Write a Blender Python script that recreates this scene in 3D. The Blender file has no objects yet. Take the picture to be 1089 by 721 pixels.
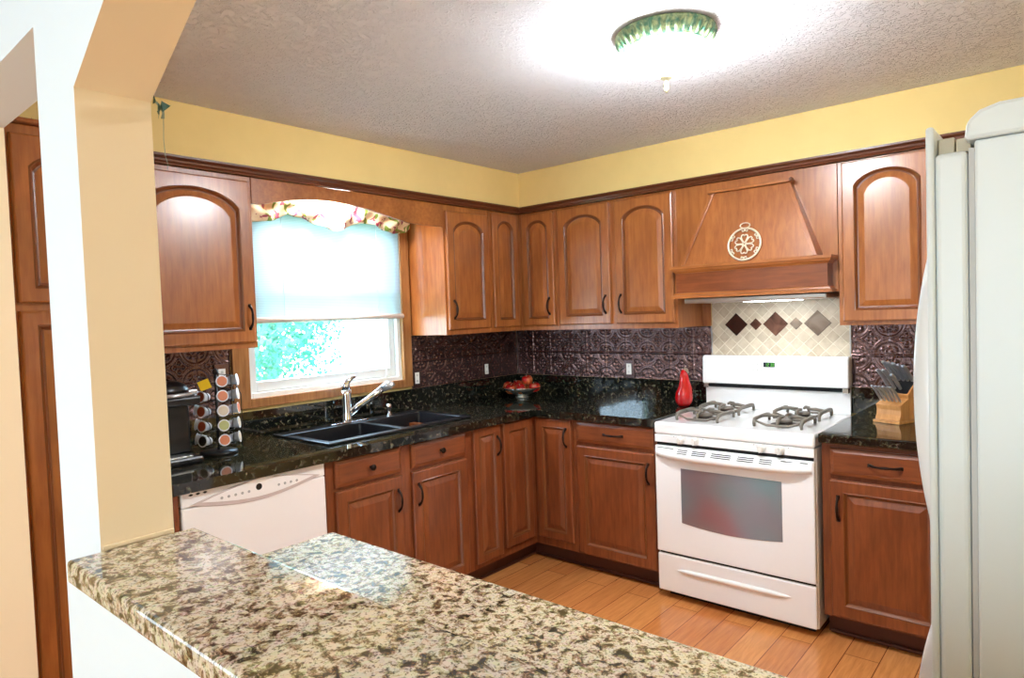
import bpy, math, random
import numpy as np
from mathutils import Vector, Matrix

C = bpy.context.scene.collection
PI = math.pi
random.seed(4)

# ------------------------------------------------------------------ camera, world, lights, exposure
cam_d = bpy.data.cameras.new('camera')
cam = bpy.data.objects.new('camera', cam_d)
C.objects.link(cam)
bpy.context.scene.camera = cam
_yaw, _pitch, _roll = 0.7233, -0.0374, -0.0362
_f = Vector((-math.sin(_yaw) * math.cos(_pitch), math.cos(_yaw) * math.cos(_pitch), math.sin(_pitch)))
_r = Vector((math.cos(_yaw), math.sin(_yaw), 0))
_u = _r.cross(_f)
_r2 = _r * math.cos(_roll) + _u * math.sin(_roll)
_u2 = -_r * math.sin(_roll) + _u * math.cos(_roll)
cam.matrix_world = Matrix((( _r2.x, _u2.x, -_f.x, 3.0495), (_r2.y, _u2.y, -_f.y, -3.6881),
                           (_r2.z, _u2.z, -_f.z, 1.4543), (0, 0, 0, 1)))
cam_d.sensor_width = 36.0
cam_d.lens = 709.137 * 36.0 / 1089.0
cam_d.shift_x = 18.15 / 1089.0
cam_d.shift_y = 1.33 / 1089.0
cam_d.clip_start = 0.02

vs = bpy.context.scene.view_settings
vs.view_transform = 'Standard'; vs.look = 'None'; vs.gamma = 1.0; vs.use_curve_mapping = False
vs.exposure = 1.12

LAMP_STRENGTH = 118.0        # ceiling lamp bowl
SINK_LIGHT = 6.0            # watts, recessed light over the sink
HOOD_LIGHT = 0.7
DINING_DAY_FILL = 32.0          # watts, added daylight fill behind the camera
WORLD = 7.0

w = bpy.data.worlds.new('world'); bpy.context.scene.world = w
w.use_nodes = True
wn = w.node_tree.nodes; wl = w.node_tree.links
bg = wn['Background']
tc = wn.new('ShaderNodeTexCoord'); sx = wn.new('ShaderNodeSeparateXYZ')
wl.new(tc.outputs['Generated'], sx.inputs[0])
cr = wn.new('ShaderNodeValToRGB'); wl.new(sx.outputs['Z'], cr.inputs[0])
cr.color_ramp.elements[0].position = 0.0; cr.color_ramp.elements[0].color = (0.62, 0.84, 1.0, 1)
cr.color_ramp.elements[1].position = 0.7; cr.color_ramp.elements[1].color = (0.42, 0.70, 1.0, 1)
wl.new(cr.outputs[0], bg.inputs[0]); bg.inputs[1].default_value = WORLD

def area(name, loc, target, sx_, sy_, power, col):
    d = bpy.data.lights.new(name, 'AREA'); d.shape = 'RECTANGLE'; d.size = sx_; d.size_y = sy_
    d.energy = power; d.color = col
    o = bpy.data.objects.new(name, d); C.objects.link(o)
    o.location = loc
    o.rotation_euler = (Vector(target) - Vector(loc)).to_track_quat('-Z', 'Y').to_euler()
    return o
area('dining_rear_daylight_fill', (2.75, -6.55, 1.45), (2.75, 0, 1.3), 1.8, 1.7, DINING_DAY_FILL, (0.66, 0.85, 1.0))  # unseen daylight fill, set where it reaches the refrigerator; no window modelled
area('dining_side_daylight_fill', (0.06, -4.9, 1.15), (3.0, -4.6, 1.1), 1.9, 1.3, 15.0, (0.66, 0.85, 1.0))  # added side light meant to streak the oven window; no door modelled
DINING_CEILING_FILL = 1.0
area('dining_ceiling_fill', (2.6, -4.9, 2.25), (2.6, -4.7, 0), 0.9, 0.9, DINING_CEILING_FILL, (1.0, 0.98, 0.95))  # added overhead fill for the dining side, no fixture there

# ------------------------------------------------------------------ materials
def srgb(r, g, b):
    def f(c):
        c /= 255.0
        return c / 12.92 if c <= 0.04045 else ((c + 0.055) / 1.055) ** 2.4
    return (f(r), f(g), f(b), 1)

def mat(name, col, rough=0.5, metal=0.0, spec=0.5, coat=0.0, **kw):
    m = bpy.data.materials.new(name); m.use_nodes = True
    b = m.node_tree.nodes['Principled BSDF']
    b.inputs['Base Color'].default_value = col
    b.inputs['Roughness'].default_value = rough
    b.inputs['Metallic'].default_value = metal
    b.inputs['Specular IOR Level'].default_value = spec
    b.inputs['Coat Weight'].default_value = coat
    b.inputs['Coat Roughness'].default_value = 0.08
    for k, v in kw.items():
        b.inputs[k].default_value = v
    return m

def N(m, t): return m.node_tree.nodes.new(t)
def L(m, a, b): m.node_tree.links.new(a, b)
def BS(m): return m.node_tree.nodes['Principled BSDF']

def coords(m, scale=(1, 1, 1), rot=(0, 0, 0)):
    t = N(m, 'ShaderNodeTexCoord'); mp = N(m, 'ShaderNodeMapping')
    mp.inputs['Scale'].default_value = scale; mp.inputs['Rotation'].default_value = rot
    L(m, t.outputs['Object'], mp.inputs[0]); return mp.outputs[0]

def noise(m, vec, scale, detail=4, rough=0.55, dist=0.0):
    n = N(m, 'ShaderNodeTexNoise'); L(m, vec, n.inputs['Vector'])
    n.inputs['Scale'].default_value = scale; n.inputs['Detail'].default_value = detail
    n.inputs['Roughness'].default_value = rough; n.inputs['Distortion'].default_value = dist
    return n.outputs['Fac']

def ramp(m, fac, stops, interp='LINEAR'):
    c = N(m, 'ShaderNodeValToRGB'); L(m, fac, c.inputs[0]); r = c.color_ramp; r.interpolation = interp
    while len(r.elements) < len(stops): r.elements.new(0.5)
    for e, (p, col) in zip(r.elements, stops): e.position = p; e.color = col
    return c.outputs[0]

def mix(m, fac, a, b, mode='MIX'):
    x = N(m, 'ShaderNodeMix'); x.data_type = 'RGBA'; x.blend_type = mode
    if isinstance(fac, (int, float)): x.inputs[0].default_value = fac
    else: L(m, fac, x.inputs[0])
    for i, v in ((6, a), (7, b)):
        if isinstance(v, tuple): x.inputs[i].default_value = v
        else: L(m, v, x.inputs[i])
    return x.outputs[2]

def bump(m, h, strength, dist=0.002):
    b = N(m, 'ShaderNodeBump'); L(m, h, b.inputs['Height'])
    b.inputs['Strength'].default_value = strength; b.inputs['Distance'].default_value = dist
    L(m, b.outputs[0], BS(m).inputs['Normal'])

def wood(name, light, dark, scale=(9, 9, 0.9), rough=0.32, coat=0.35):
    m = mat(name, light, rough, coat=coat)
    v = coords(m, scale)
    g = noise(m, v, 6, 6, 0.6, 0.3)
    v2 = coords(m, (2.2, 2.2, 1.2))
    blotch = noise(m, v2, 3, 3, 0.5)
    c1 = ramp(m, g, [(0.30, dark), (0.62, light)])
    c2 = ramp(m, blotch, [(0.3, (0.72, 0.66, 0.62, 1)), (0.7, (1.06, 1.04, 1.0, 1))])
    L(m, mix(m, 1.0, c1, c2, 'MULTIPLY'), BS(m).inputs['Base Color'])
    BS(m).inputs['Coat Roughness'].default_value = 0.2
    return m

M = {}
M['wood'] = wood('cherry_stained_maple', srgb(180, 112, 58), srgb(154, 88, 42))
M['wood_h'] = wood('cherry_stained_maple_horizontal', srgb(180, 112, 58), srgb(154, 88, 42), (0.9, 9, 9))
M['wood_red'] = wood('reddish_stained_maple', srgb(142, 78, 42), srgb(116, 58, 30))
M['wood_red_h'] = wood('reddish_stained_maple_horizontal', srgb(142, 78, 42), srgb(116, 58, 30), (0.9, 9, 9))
M['groove_shade'] = mat('painted_shade_in_grooves', srgb(118, 64, 30), 0.3, coat=0.3)  # shadow lines of the door grooves, painted in as a darker brown
M['wood_dark'] = mat('dark_molding_stain', srgb(98, 52, 30), 0.3, coat=0.3)
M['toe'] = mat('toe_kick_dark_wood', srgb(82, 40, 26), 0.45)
M['oak'] = wood('window_casing_oak', srgb(176, 124, 74), srgb(140, 90, 48))
M['block_wood'] = wood('knife_block_beech', srgb(226, 170, 106), srgb(204, 142, 80), rough=0.4)
M['bronze'] = mat('dark_bronze', srgb(46, 34, 30), 0.35, 0.8)
M['white_enamel'] = mat('white_enamel', srgb(250, 250, 250), 0.12, coat=0.5)
M['white_plastic'] = mat('white_plastic', srgb(238, 236, 230), 0.35)
M['bisque'] = mat('off_white_enamel', srgb(246, 240, 236), 0.3)
M['grey_btn'] = mat('grey_button', srgb(176, 172, 166), 0.5)
M['pale_line'] = mat('pale_grey_print', srgb(196, 196, 192), 0.6)
M['bisque_shade'] = mat('off_white_trim', srgb(204, 186, 180), 0.35)
M['black'] = mat('black_plastic', srgb(16, 15, 17), 0.3)
M['black_matt'] = mat('black_matt', srgb(10, 10, 10), 0.7)
M['slot'] = mat('slot_black', srgb(12, 12, 14), 0.8)
M['chrome'] = mat('chrome', (0.8, 0.82, 0.85, 1), 0.08, 1.0)
M['steel'] = mat('brushed_steel', (0.55, 0.55, 0.55, 1), 0.3, 1.0)
M['grate'] = mat('grey_cast_iron', srgb(122, 114, 104), 0.5, 0.3)
M['burner'] = mat('burner_dark', srgb(60, 54, 50), 0.5, 0.4)
M['sink'] = mat('black_composite_sink', srgb(20, 20, 24), 0.28, coat=0.2)
M['vinyl'] = mat('white_vinyl', srgb(236, 236, 234), 0.35)
M['grille'] = mat('pewter_iron', srgb(232, 222, 200), 0.35, 0.35)
M['vase'] = mat('red_glaze', srgb(190, 14, 18), 0.12, coat=1.0)
M['vase_tip'] = mat('brown_leaf_stem', srgb(150, 130, 110), 0.6)
M['knife'] = mat('knife_handle_grey_steel', srgb(160, 163, 170), 0.3, 0.6)
M['label_blue'] = mat('pale_blue_label', srgb(150, 190, 205), 0.5)
M['label_yellow'] = mat('yellow_label', srgb(235, 200, 30), 0.5)
M['silver_plastic'] = mat('silver_plastic', srgb(196, 198, 202), 0.25, 0.6)
M['pod_white'] = mat('pod_cup_white', srgb(226, 230, 240), 0.4)
M['lcd'] = mat('clock_glass', srgb(30, 40, 50), 0.15)
M['lcd_green'] = mat('clock_green', srgb(70, 150, 30), 0.4)
BS(M['lcd_green']).inputs['Emission Color'].default_value = srgb(70, 170, 30)
BS(M['lcd_green']).inputs['Emission Strength'].default_value = 0.6
M['ivy'] = mat('ivy_leaf_green', srgb(20, 62, 38), 0.5)
M['ivy_berry'] = mat('ivy_berry_purple', srgb(90, 16, 40), 0.4)
M['bowl'] = mat('silver_bowl', srgb(190, 188, 178), 0.25, 0.7)

def wallpaint(name, col, mott=0.0):
    m = mat(name, col, 0.75, spec=0.25)
    v = coords(m)
    if mott:
        n = noise(m, v, 2.2, 5, 0.6)
        d = tuple(c * (1 - mott) for c in col[:3]) + (1,)
        L(m, ramp(m, n, [(0.35, d), (0.65, col)]), BS(m).inputs['Base Color'])
    bump(m, noise(m, v, 160, 3), 0.12, 0.001)
    return m
M['yellow'] = wallpaint('yellow_wall_paint', srgb(240, 212, 144), 0.08)
M['peach'] = wallpaint('peach_wall_paint', srgb(252, 228, 192))
M['white_wall'] = wallpaint('white_wall_paint', srgb(232, 238, 240))
M['cream'] = wallpaint('cream_wall_paint', srgb(236, 222, 196))

m = M['ceiling'] = mat('knockdown_ceiling', srgb(236, 237, 244), 0.85, spec=0.2)
v = coords(m)
n1 = noise(m, v, 30, 3, 0.55, 2.2)
vv = N(m, 'ShaderNodeTexVoronoi'); vv.feature = 'DISTANCE_TO_EDGE'; vv.inputs['Scale'].default_value = 34
L(m, v, vv.inputs['Vector'])
h = ramp(m, n1, [(0.50, (0, 0, 0, 1)), (0.60, (1, 1, 1, 1))])
bump(m, h, 0.8, 0.009)

m = M['floor'] = mat('orange_laminate', srgb(214, 140, 80), 0.22, coat=0.3)
v = coords(m, (1, 1, 1), (0, 0, PI / 2))
br = N(m, 'ShaderNodeTexBrick'); L(m, v, br.inputs['Vector'])
br.inputs['Scale'].default_value = 1.0; br.inputs['Brick Width'].default_value = 1.15
br.inputs['Row Height'].default_value = 0.128; br.inputs['Mortar Size'].default_value = 0.0018
br.inputs['Mortar Smooth'].default_value = 0.1; br.offset = 0.37
br.inputs['Color1'].default_value = srgb(216, 146, 84); br.inputs['Color2'].default_value = srgb(198, 122, 66)
br.inputs['Mortar'].default_value = srgb(120, 66, 34)
g = noise(m, coords(m, (14, 1.1, 1)), 5, 6, 0.6, 0.4)
L(m, mix(m, 1.0, br.outputs['Color'], ramp(m, g, [(0.3, (0.8, 0.74, 0.7, 1)), (0.65, (1.05, 1.04, 1.02, 1))]), 'MULTIPLY'), BS(m).inputs['Base Color'])

def granite(name, base, mid, light, blotch_scale, lo, hi, rough=0.04):
    m = mat(name, mid, rough, coat=0.0, spec=0.9)
    v = coords(m)
    a = noise(m, v, blotch_scale, 5, 0.68, 0.6)
    b = noise(m, v, blotch_scale * 4.2, 4, 0.6)
    vo = N(m, 'ShaderNodeTexVoronoi'); vo.inputs['Scale'].default_value = blotch_scale * 2.6; L(m, v, vo.inputs['Vector'])
    c = ramp(m, a, [(lo, base), ((lo + hi) / 2, mid), (hi, light)])
    spk = ramp(m, b, [(0.36, (0.10, 0.08, 0.06, 1)), (0.47, (1, 1, 1, 1))])
    c = mix(m, 0.85, c, spk, 'MULTIPLY')
    c = mix(m, 0.35, c, mix(m, 0.5, vo.outputs['Color'], (0.5, 0.42, 0.32, 1)), 'SOFT_LIGHT')
    L(m, c, BS(m).inputs['Base Color'])
    return m
M['granite'] = granite('cream_granite', srgb(50, 46, 36), srgb(160, 138, 108), srgb(220, 207, 184), 50, 0.39, 0.53)
M['granite_dark'] = granite('black_green_granite', srgb(12, 14, 12), srgb(34, 36, 28), srgb(120, 114, 94), 46, 0.43, 0.69, 0.05)

M['tin'] = mat('pressed_tin_dark_bronze', srgb(104, 74, 70), 0.27, 0.85)
BS(M['tin']).inputs['Base Color'].default_value = srgb(118, 94, 92)

# diagonal tile
m = M['tile'] = mat('diagonal_stone_tile', srgb(206, 188, 160), 0.35)
t = N(m, 'ShaderNodeTexCoord'); s = N(m, 'ShaderNodeSeparateXYZ'); L(m, t.outputs['Object'], s.inputs[0])
def mth(m, op, a, b=None):
    x = N(m, 'ShaderNodeMath'); x.operation = op
    for i, v_ in enumerate((a, b)):
        if v_ is None: continue
        if isinstance(v_, (int, float)): x.inputs[i].default_value = v_
        else: L(m, v_, x.inputs[i])
    return x.outputs[0]
D_ = 0.0705
def lat(m, s, sign):
    q = mth(m, 'ADD', s.outputs['X'], s.outputs['Z']) if sign > 0 else mth(m, 'SUBTRACT', s.outputs['X'], s.outputs['Z'])
    q = mth(m, 'DIVIDE', q, D_)
    f = mth(m, 'FRACT', mth(m, 'ADD', q, 100.5)); e = mth(m, 'ABSOLUTE', mth(m, 'SUBTRACT', f, 0.5))
    return q, e
q1, e1 = lat(m, s, 1); q2, e2 = lat(m, s, -1)
e = mth(m, 'MAXIMUM', e1, e2)
cell = N(m, 'ShaderNodeTexWhiteNoise'); cell.noise_dimensions = '2D'
cx = N(m, 'ShaderNodeCombineXYZ'); L(m, mth(m, 'FLOOR', mth(m, 'ADD', q1, 0.5)), cx.inputs[0]); L(m, mth(m, 'FLOOR', mth(m, 'ADD', q2, 0.5)), cx.inputs[1])
L(m, cx.outputs[0], cell.inputs['Vector'])
tilec = ramp(m, cell.outputs['Value'], [(0.0, srgb(190, 174, 150)), (1.0, srgb(216, 202, 178))])
tilec = mix(m, 0.25, tilec, ramp(m, noise(m, coords(m), 30, 4), [(0.3, srgb(160, 140, 112)), (0.7, srgb(235, 225, 205))]))
g = ramp(m, e, [(0.455, (0, 0, 0, 1)), (0.475, (1, 1, 1, 1))])
L(m, mix(m, g, tilec, srgb(226, 216, 196)), BS(m).inputs['Base Color'])
bump(m, ramp(m, e, [(0.44, (1, 1, 1, 1)), (0.475, (0, 0, 0, 1))]), 0.5, 0.003)
def accent(name, a, b):
    m = mat(name, a, 0.22, 0.5)
    L(m, ramp(m, noise(m, coords(m), 14, 2, 0.4, 1.0), [(0.35, b), (0.65, a)]), BS(m).inputs['Base Color'])
    return m
M['accent_dark'] = accent('dark_bronze_tile', srgb(72, 44, 36), srgb(58, 36, 30))
M['accent_mid'] = accent('copper_brown_tile', srgb(130, 92, 76), srgb(84, 52, 42))
M['accent_light'] = accent('pewter_tile', srgb(150, 134, 120), srgb(112, 92, 78))

# glass and blind
m = M['glass'] = bpy.data.materials.new('window_glass'); m.use_nodes = True
nt = m.node_tree; nt.nodes.clear()
o_ = nt.nodes.new('ShaderNodeOutputMaterial'); tr = nt.nodes.new('ShaderNodeBsdfTransparent'); gl = nt.nodes.new('ShaderNodeBsdfGlossy')
gl.inputs['Roughness'].default_value = 0.02
mx = nt.nodes.new('ShaderNodeMixShader'); mx.inputs[0].default_value = 0.06
nt.links.new(tr.outputs[0], mx.inputs[1]); nt.links.new(gl.outputs[0], mx.inputs[2]); nt.links.new(mx.outputs[0], o_.inputs[0])

m = M['blind'] = bpy.data.materials.new('sheer_blind'); m.use_nodes = True
nt = m.node_tree; nt.nodes.clear()
o_ = nt.nodes.new('ShaderNodeOutputMaterial'); tr = nt.nodes.new('ShaderNodeBsdfTransparent'); tl = nt.nodes.new('ShaderNodeBsdfTranslucent')
df = nt.nodes.new('ShaderNodeBsdfDiffuse')
tcn = nt.nodes.new('ShaderNodeTexCoord'); wv = nt.nodes.new('ShaderNodeTexWave'); wv.bands_direction = 'Z'
wv.inputs['Scale'].default_value = 42; wv.inputs['Distortion'].default_value = 0.4
nt.links.new(tcn.outputs['Object'], wv.inputs['Vector'])
rp = nt.nodes.new('ShaderNodeValToRGB'); nt.links.new(wv.outputs['Fac'], rp.inputs[0])
rp.color_ramp.elements[0].color = (0.48, 0.52, 0.56, 1); rp.color_ramp.elements[1].color = (0.61, 0.65, 0.68, 1)
nt.links.new(rp.outputs[0], tl.inputs[0]); nt.links.new(rp.outputs[0], df.inputs[0])
m1 = nt.nodes.new('ShaderNodeMixShader'); m1.inputs[0].default_value = 0.35
nt.links.new(tl.outputs[0], m1.inputs[1]); nt.links.new(df.outputs[0], m1.inputs[2])
m2 = nt.nodes.new('ShaderNodeMixShader'); m2.inputs[0].default_value = 0.10
nt.links.new(m1.outputs[0], m2.inputs[1]); nt.links.new(tr.outputs[0], m2.inputs[2]); nt.links.new(m2.outputs[0], o_.inputs[0])

m = M['floral'] = mat('floral_valance_fabric', srgb(240, 226, 200), 0.8)
v = coords(m)
f1 = noise(m, v, 17, 2, 0.5, 0.8); f2 = noise(m, coords(m, (1, 1, 1), (0.7, 0.2, 0.4)), 19, 2, 0.5, 0.8)
c = mix(m, ramp(m, f1, [(0.56, (0, 0, 0, 1)), (0.60, (1, 1, 1, 1))]), srgb(240, 226, 196), srgb(120, 150, 60))
c = mix(m, ramp(m, f2, [(0.58, (0, 0, 0, 1)), (0.62, (1, 1, 1, 1))]), c, srgb(160, 70, 96))
L(m, c, BS(m).inputs['Base Color'])

m = M['oven_glass'] = mat('oven_window_glass', srgb(92, 84, 92), 0.32, 0.75, coat=0.3)
try:
    BS(m).inputs['Thin Film Thickness'].default_value = 420.0
    BS(m).inputs['Thin Film IOR'].default_value = 1.5
except Exception: pass
v = coords(m)
BS(m).inputs['Anisotropic'].default_value = 0.9; BS(m).inputs['Anisotropic Rotation'].default_value = 0.25
tg = N(m, 'ShaderNodeTangent'); tg.direction_type = 'RADIAL'; tg.axis = 'Z'; L(m, tg.outputs[0], BS(m).inputs['Tangent'])
L(m, ramp(m, noise(m, v, 3.0, 1), [(0.3, srgb(170, 120, 130)), (0.5, srgb(150, 146, 160)), (0.7, srgb(126, 160, 172))]), BS(m).inputs['Base Color'])

m = M['lamp_glass'] = mat('frosted_glass_lit', srgb(255, 250, 235), 0.3)
BS(m).inputs['Emission Color'].default_value = (0.89, 0.95, 1.0, 1)
BS(m).inputs['Emission Strength'].default_value = LAMP_STRENGTH
M['verdigris'] = mat('verdigris_ornate_metal', srgb(110, 160, 128), 0.45, 0.2)
L(M['verdigris'], ramp(M['verdigris'], noise(M['verdigris'], coords(M['verdigris']), 60, 3), [(0.4, srgb(70, 120, 96)), (0.65, srgb(176, 186, 140))]), BS(M['verdigris']).inputs['Base Color'])
M['apple'] = mat('apple_red', srgb(170, 30, 24), 0.25, coat=0.4)
L(M['apple'], ramp(M['apple'], noise(M['apple'], coords(M['apple']), 14, 2), [(0.45, srgb(160, 18, 20)), (0.72, srgb(224, 130, 70))]), BS(M['apple']).inputs['Base Color'])
M['leaf_out'] = mat('tree_leaf', srgb(110, 180, 130), 0.6)
L(M['leaf_out'], ramp(M['leaf_out'], noise(M['leaf_out'], coords(M['leaf_out']), 1.6, 3), [(0.35, srgb(50, 116, 104)), (0.65, srgb(110, 164, 148))]), BS(M['leaf_out']).inputs['Base Color'])
M['bark'] = mat('bark', srgb(130, 140, 120), 0.8)
M['grass'] = mat('lawn', srgb(130, 180, 110), 0.9)
def podmat(n, c): return mat(n, c, 0.4)
PODC = [podmat('lid_orange', srgb(212, 128, 92)), podmat('lid_rust', srgb(160, 76, 54)), podmat('lid_pale', srgb(214, 202, 182)),
        podmat('lid_olive', srgb(176, 180, 120)), podmat('lid_black', srgb(38, 34, 32))]

# ------------------------------------------------------------------ mesh helpers
class MB:
    def __init__(s): s.v = []; s.f = []; s.smooth = set()
    def add(s, vs_, fs, smooth=False):
        o = len(s.v); s.v += [tuple(p) for p in vs_]
        for f in fs:
            if smooth: s.smooth.add(len(s.f))
            s.f.append(tuple(i + o for i in f))
        return s
    def box(s, x0, x1, y0, y1, z0, z1):
        x0, x1 = sorted((x0, x1)); y0, y1 = sorted((y0, y1)); z0, z1 = sorted((z0, z1))
        return s.add([(x0, y0, z0), (x1, y0, z0), (x1, y1, z0), (x0, y1, z0), (x0, y0, z1), (x1, y0, z1), (x1, y1, z1), (x0, y1, z1)],
                     [(3, 2, 1, 0), (4, 5, 6, 7), (0, 1, 5, 4), (1, 2, 6, 5), (2, 3, 7, 6), (3, 0, 4, 7)])
    def prism(s, poly, a, b, axis='z'):
        # poly CCW seen from +axis; extruded a..b along axis.  axis z: (x,y); y: (x,z); x: (y,z)
        n = len(poly)
        def P(p, t):
            if axis == 'z': return (p[0], p[1], t)
            if axis == 'y': return (p[0], t, p[1])
            return (t, p[0], p[1])
        vs_ = [P(p, a) for p in poly] + [P(p, b) for p in poly]
        fs = [tuple(range(n))[::-1], tuple(range(n, 2 * n))] + [(i, (i + 1) % n, n + (i + 1) % n, n + i) for i in range(n)]
        return s.add(vs_, fs)
    def lathe(s, prof, c=(0, 0, 0), n=24, off=None, cap=True):
        vs_ = []
        for (r, z) in prof:
            ox, oy = off(z) if off else (0, 0)
            for k in range(n):
                a = 2 * PI * k / n
                vs_.append((c[0] + ox + r * math.cos(a), c[1] + oy + r * math.sin(a), c[2] + z))
        fs = []
        for i in range(len(prof) - 1):
            for k in range(n):
                fs.append((i * n + k, i * n + (k + 1) % n, (i + 1) * n + (k + 1) % n, (i + 1) * n + k))
        s.add(vs_, fs, True)
        if cap:
            o = len(s.v) - len(vs_)
            s.f.append(tuple(o + k for k in range(n))[::-1])
            o2 = o + (len(prof) - 1) * n
            s.f.append(tuple(o2 + k for k in range(n)))
        return s
    def tube(s, pts, r, n=8, closed=False, flat=1.0):
        pts = [Vector(p) for p in pts]; m_ = len(pts)
        rs = r if isinstance(r, (list, tuple)) else [r] * m_
        vs_ = []; up = None
        for i, p in enumerate(pts):
            if closed: t = (pts[(i + 1) % m_] - pts[i - 1])
            else: t = pts[min(i + 1, m_ - 1)] - pts[max(i - 1, 0)]
            t.normalize()
            if up is None:
                up = Vector((0, 0, 1)) if abs(t.z) < 0.9 else Vector((1, 0, 0))
            a = t.cross(up); a.normalize(); b = a.cross(t); b.normalize(); up = b
            for k in range(n):
                q = 2 * PI * k / n
                vs_.append(p + a * math.cos(q) * rs[i] + b * math.sin(q) * rs[i] * flat)
        fs = []
        for i in range(m_ if closed else m_ - 1):
            j = (i + 1) % m_
            for k in range(n):
                fs.append((i * n + k, j * n + k, j * n + (k + 1) % n, i * n + (k + 1) % n))
        s.add(vs_, fs, True)
        if not closed:
            o = len(s.v) - len(vs_)
            s.f.append(tuple(o + k for k in range(n)))
            s.f.append(tuple(o + (m_ - 1) * n + k for k in range(n))[::-1])
        return s
    def grid(s, P, smooth=True):
        # P: rows of points
        r = len(P); c = len(P[0])
        return s.add([p for row in P for p in row],
                     [(i * c + j, i * c + j + 1, (i + 1) * c + j + 1, (i + 1) * c + j) for i in range(r - 1) for j in range(c - 1)], smooth)
    groove = None
    def build(s, name, material, parent=None, bevel=0.0, loc=None, rot=None, seg=2):
        if s.groove: material = [material, M['groove_shade']]
        me = bpy.data.meshes.new(name); me.from_pydata([tuple(v) for v in s.v], [], s.f)
        for i, p in enumerate(me.polygons): p.use_smooth = i in s.smooth
        mats = material if isinstance(material, list) else [material]
        for q in mats: me.materials.append(q)
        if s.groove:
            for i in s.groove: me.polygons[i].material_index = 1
        me.update(); me.validate()
        o = bpy.data.objects.new(name, me); C.objects.link(o)
        if parent: o.parent = parent
        if loc: o.location = loc
        if rot: o.rotation_euler = rot
        if bevel:
            b = o.modifiers.new('bevel', 'BEVEL'); b.width = bevel; b.segments = seg; b.limit_method = 'ANGLE'; b.angle_limit = 0.6
            b.harden_normals = False
        return o

def tag(o, label, cat, group=None):
    o['label'] = label; o['category'] = cat
    if group: o['group'] = group
    return o
def thing(name, label, cat, loc=(0, 0, 0), rz=0.0, group=None):
    o = bpy.data.objects.new(name, None); C.objects.link(o); o.location = loc; o.rotation_euler = (0, 0, rz)
    o.empty_display_size = 0.1
    return tag(o, label, cat, group)
def struct(o): o['kind'] = 'structure'; return o

# ------------------------------------------------------------------ room shell
ZC = 2.35; SO = 0.35; ZS = 2.135; XR = 3.72; YB = -6.7
struct(MB().box(-0.13, XR + 0.12, YB - .12, 0.12, -0.1, 0).build('floor', M['floor']))
struct(MB().box(-0.13, XR + 0.12, YB - .12, 0.12, ZC, ZC + 0.1).build('ceiling', M['ceiling']))
struct(MB().box(0.0, XR + 0.1, 0.0, 0.12, 0, ZC).build('wall_back', M['yellow']))
WY0, WY1, WZ0, WZ1 = -2.065, -1.075, 1.085, 2.06      # rough window opening
W0, W1 = -3.29, -3.165                                 # partition thickness
mb = MB()
mb.box(-0.13, 0, WY1, 0.12, 0, ZC).box(-0.13, 0, YB, WY0, 0, ZC).box(-0.13, 0, WY0, WY1, 0, WZ0).box(-0.13, 0, WY0, WY1, WZ1, ZC)
struct(mb.build('wall_left', M['yellow']))
struct(MB().box(XR, XR + 0.12, YB, 0.12, 0, ZC).build('wall_right', M['yellow']))
struct(MB().box(-0.13, XR + 0.12, YB - 0.12, YB, 0, ZC).build('wall_dining', M['white_wall']))
# soffit above the cabinets (L-shaped bulkhead)
mb = MB(); mb.prism([(0.001, -0.001), (0.001, W1 + .001), (SO, W1 + .001), (SO, -SO), (XR - 0.001, -SO), (XR - 0.001, -0.001)], ZS, ZC - 0.001)
sof = struct(mb.build('trim_1', M['yellow']))
# partition between dining room and kitchen: doorway on the left, clipped-corner pass-through on the right
DX0, DX1, DZ = 0.778, 1.564, 2.030
PX, PZ = 1.765, 1.868
mb = MB()
mb.box(0.001, DX0, W0, W1, 0.001, ZC - 0.001)
mb.box(DX0, DX1, W0, W1, DZ, ZC - 0.001)
mb.box(DX1, PX, W0, W1, 0.001, ZC - 0.001)
mb.box(PX, 3.62, W0, W1, 0.001, 1.030)
mb.box(3.62, XR - 0.001, W0, W1, 0.001, ZC - 0.001)
mb.prism([(PX, PZ), (PX, ZC - 0.001), (3.62, ZC - 0.001), (3.62, PZ), (3.38, 2.02), (2.02, 2.02)], W0, W1, 'y')
wf = mb.build('wall_front', [M['white_wall'], M['peach'], M['yellow']])
struct(wf)
def recalc(o):
    import bmesh
    b = bmesh.new(); b.from_mesh(o.data); bmesh.ops.recalc_face_normals(b, faces=b.faces); b.to_mesh(o.data); b.free()
recalc(wf); recalc(sof)
for p in wf.data.polygons:
    n = p.normal; c = p.center
    p.material_index = 0 if n.y < -0.9 else 2 if n.y > 0.9 else 0 if (c.x < DX1 + .01 and n.z < -0.5) else 1

# window: frame, sash, glass
mb = MB()
def frame_x(mb, x0, x1, y0, y1, z0, z1, t, tb=None):
    tb = tb or t
    mb.box(x0, x1, y0, y0 + t, z0, z1).box(x0, x1, y1 - t, y1, z0, z1).box(x0, x1, y0 + t, y1 - t, z0, z0 + tb).box(x0, x1, y0 + t, y1 - t, z1 - t, z1)
frame_x(mb, -0.11, -0.005, WY0 + .001, WY1 - .001, WZ0 + .001, WZ1 - .001, 0.028)
wf_ = mb.build('window_1', M['vinyl'], bevel=0.003); struct(wf_)
mb = MB(); frame_x(mb, -0.085, -0.035, WY0 + .03, WY1 - .03, WZ0 + .03, WZ1 - .03, 0.04, 0.05)
mb.box(-0.085, -0.035, WY0 + .07, WY1 - .07, 1.575, 1.615)
mb.build('window_sash', M['vinyl'], wf_, bevel=0.004)
MB().box(-0.062, -0.058, WY0 + .068, WY1 - .068, WZ0 + .078, WZ1 - .068).build('window_pane', M['glass'], wf_)
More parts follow.
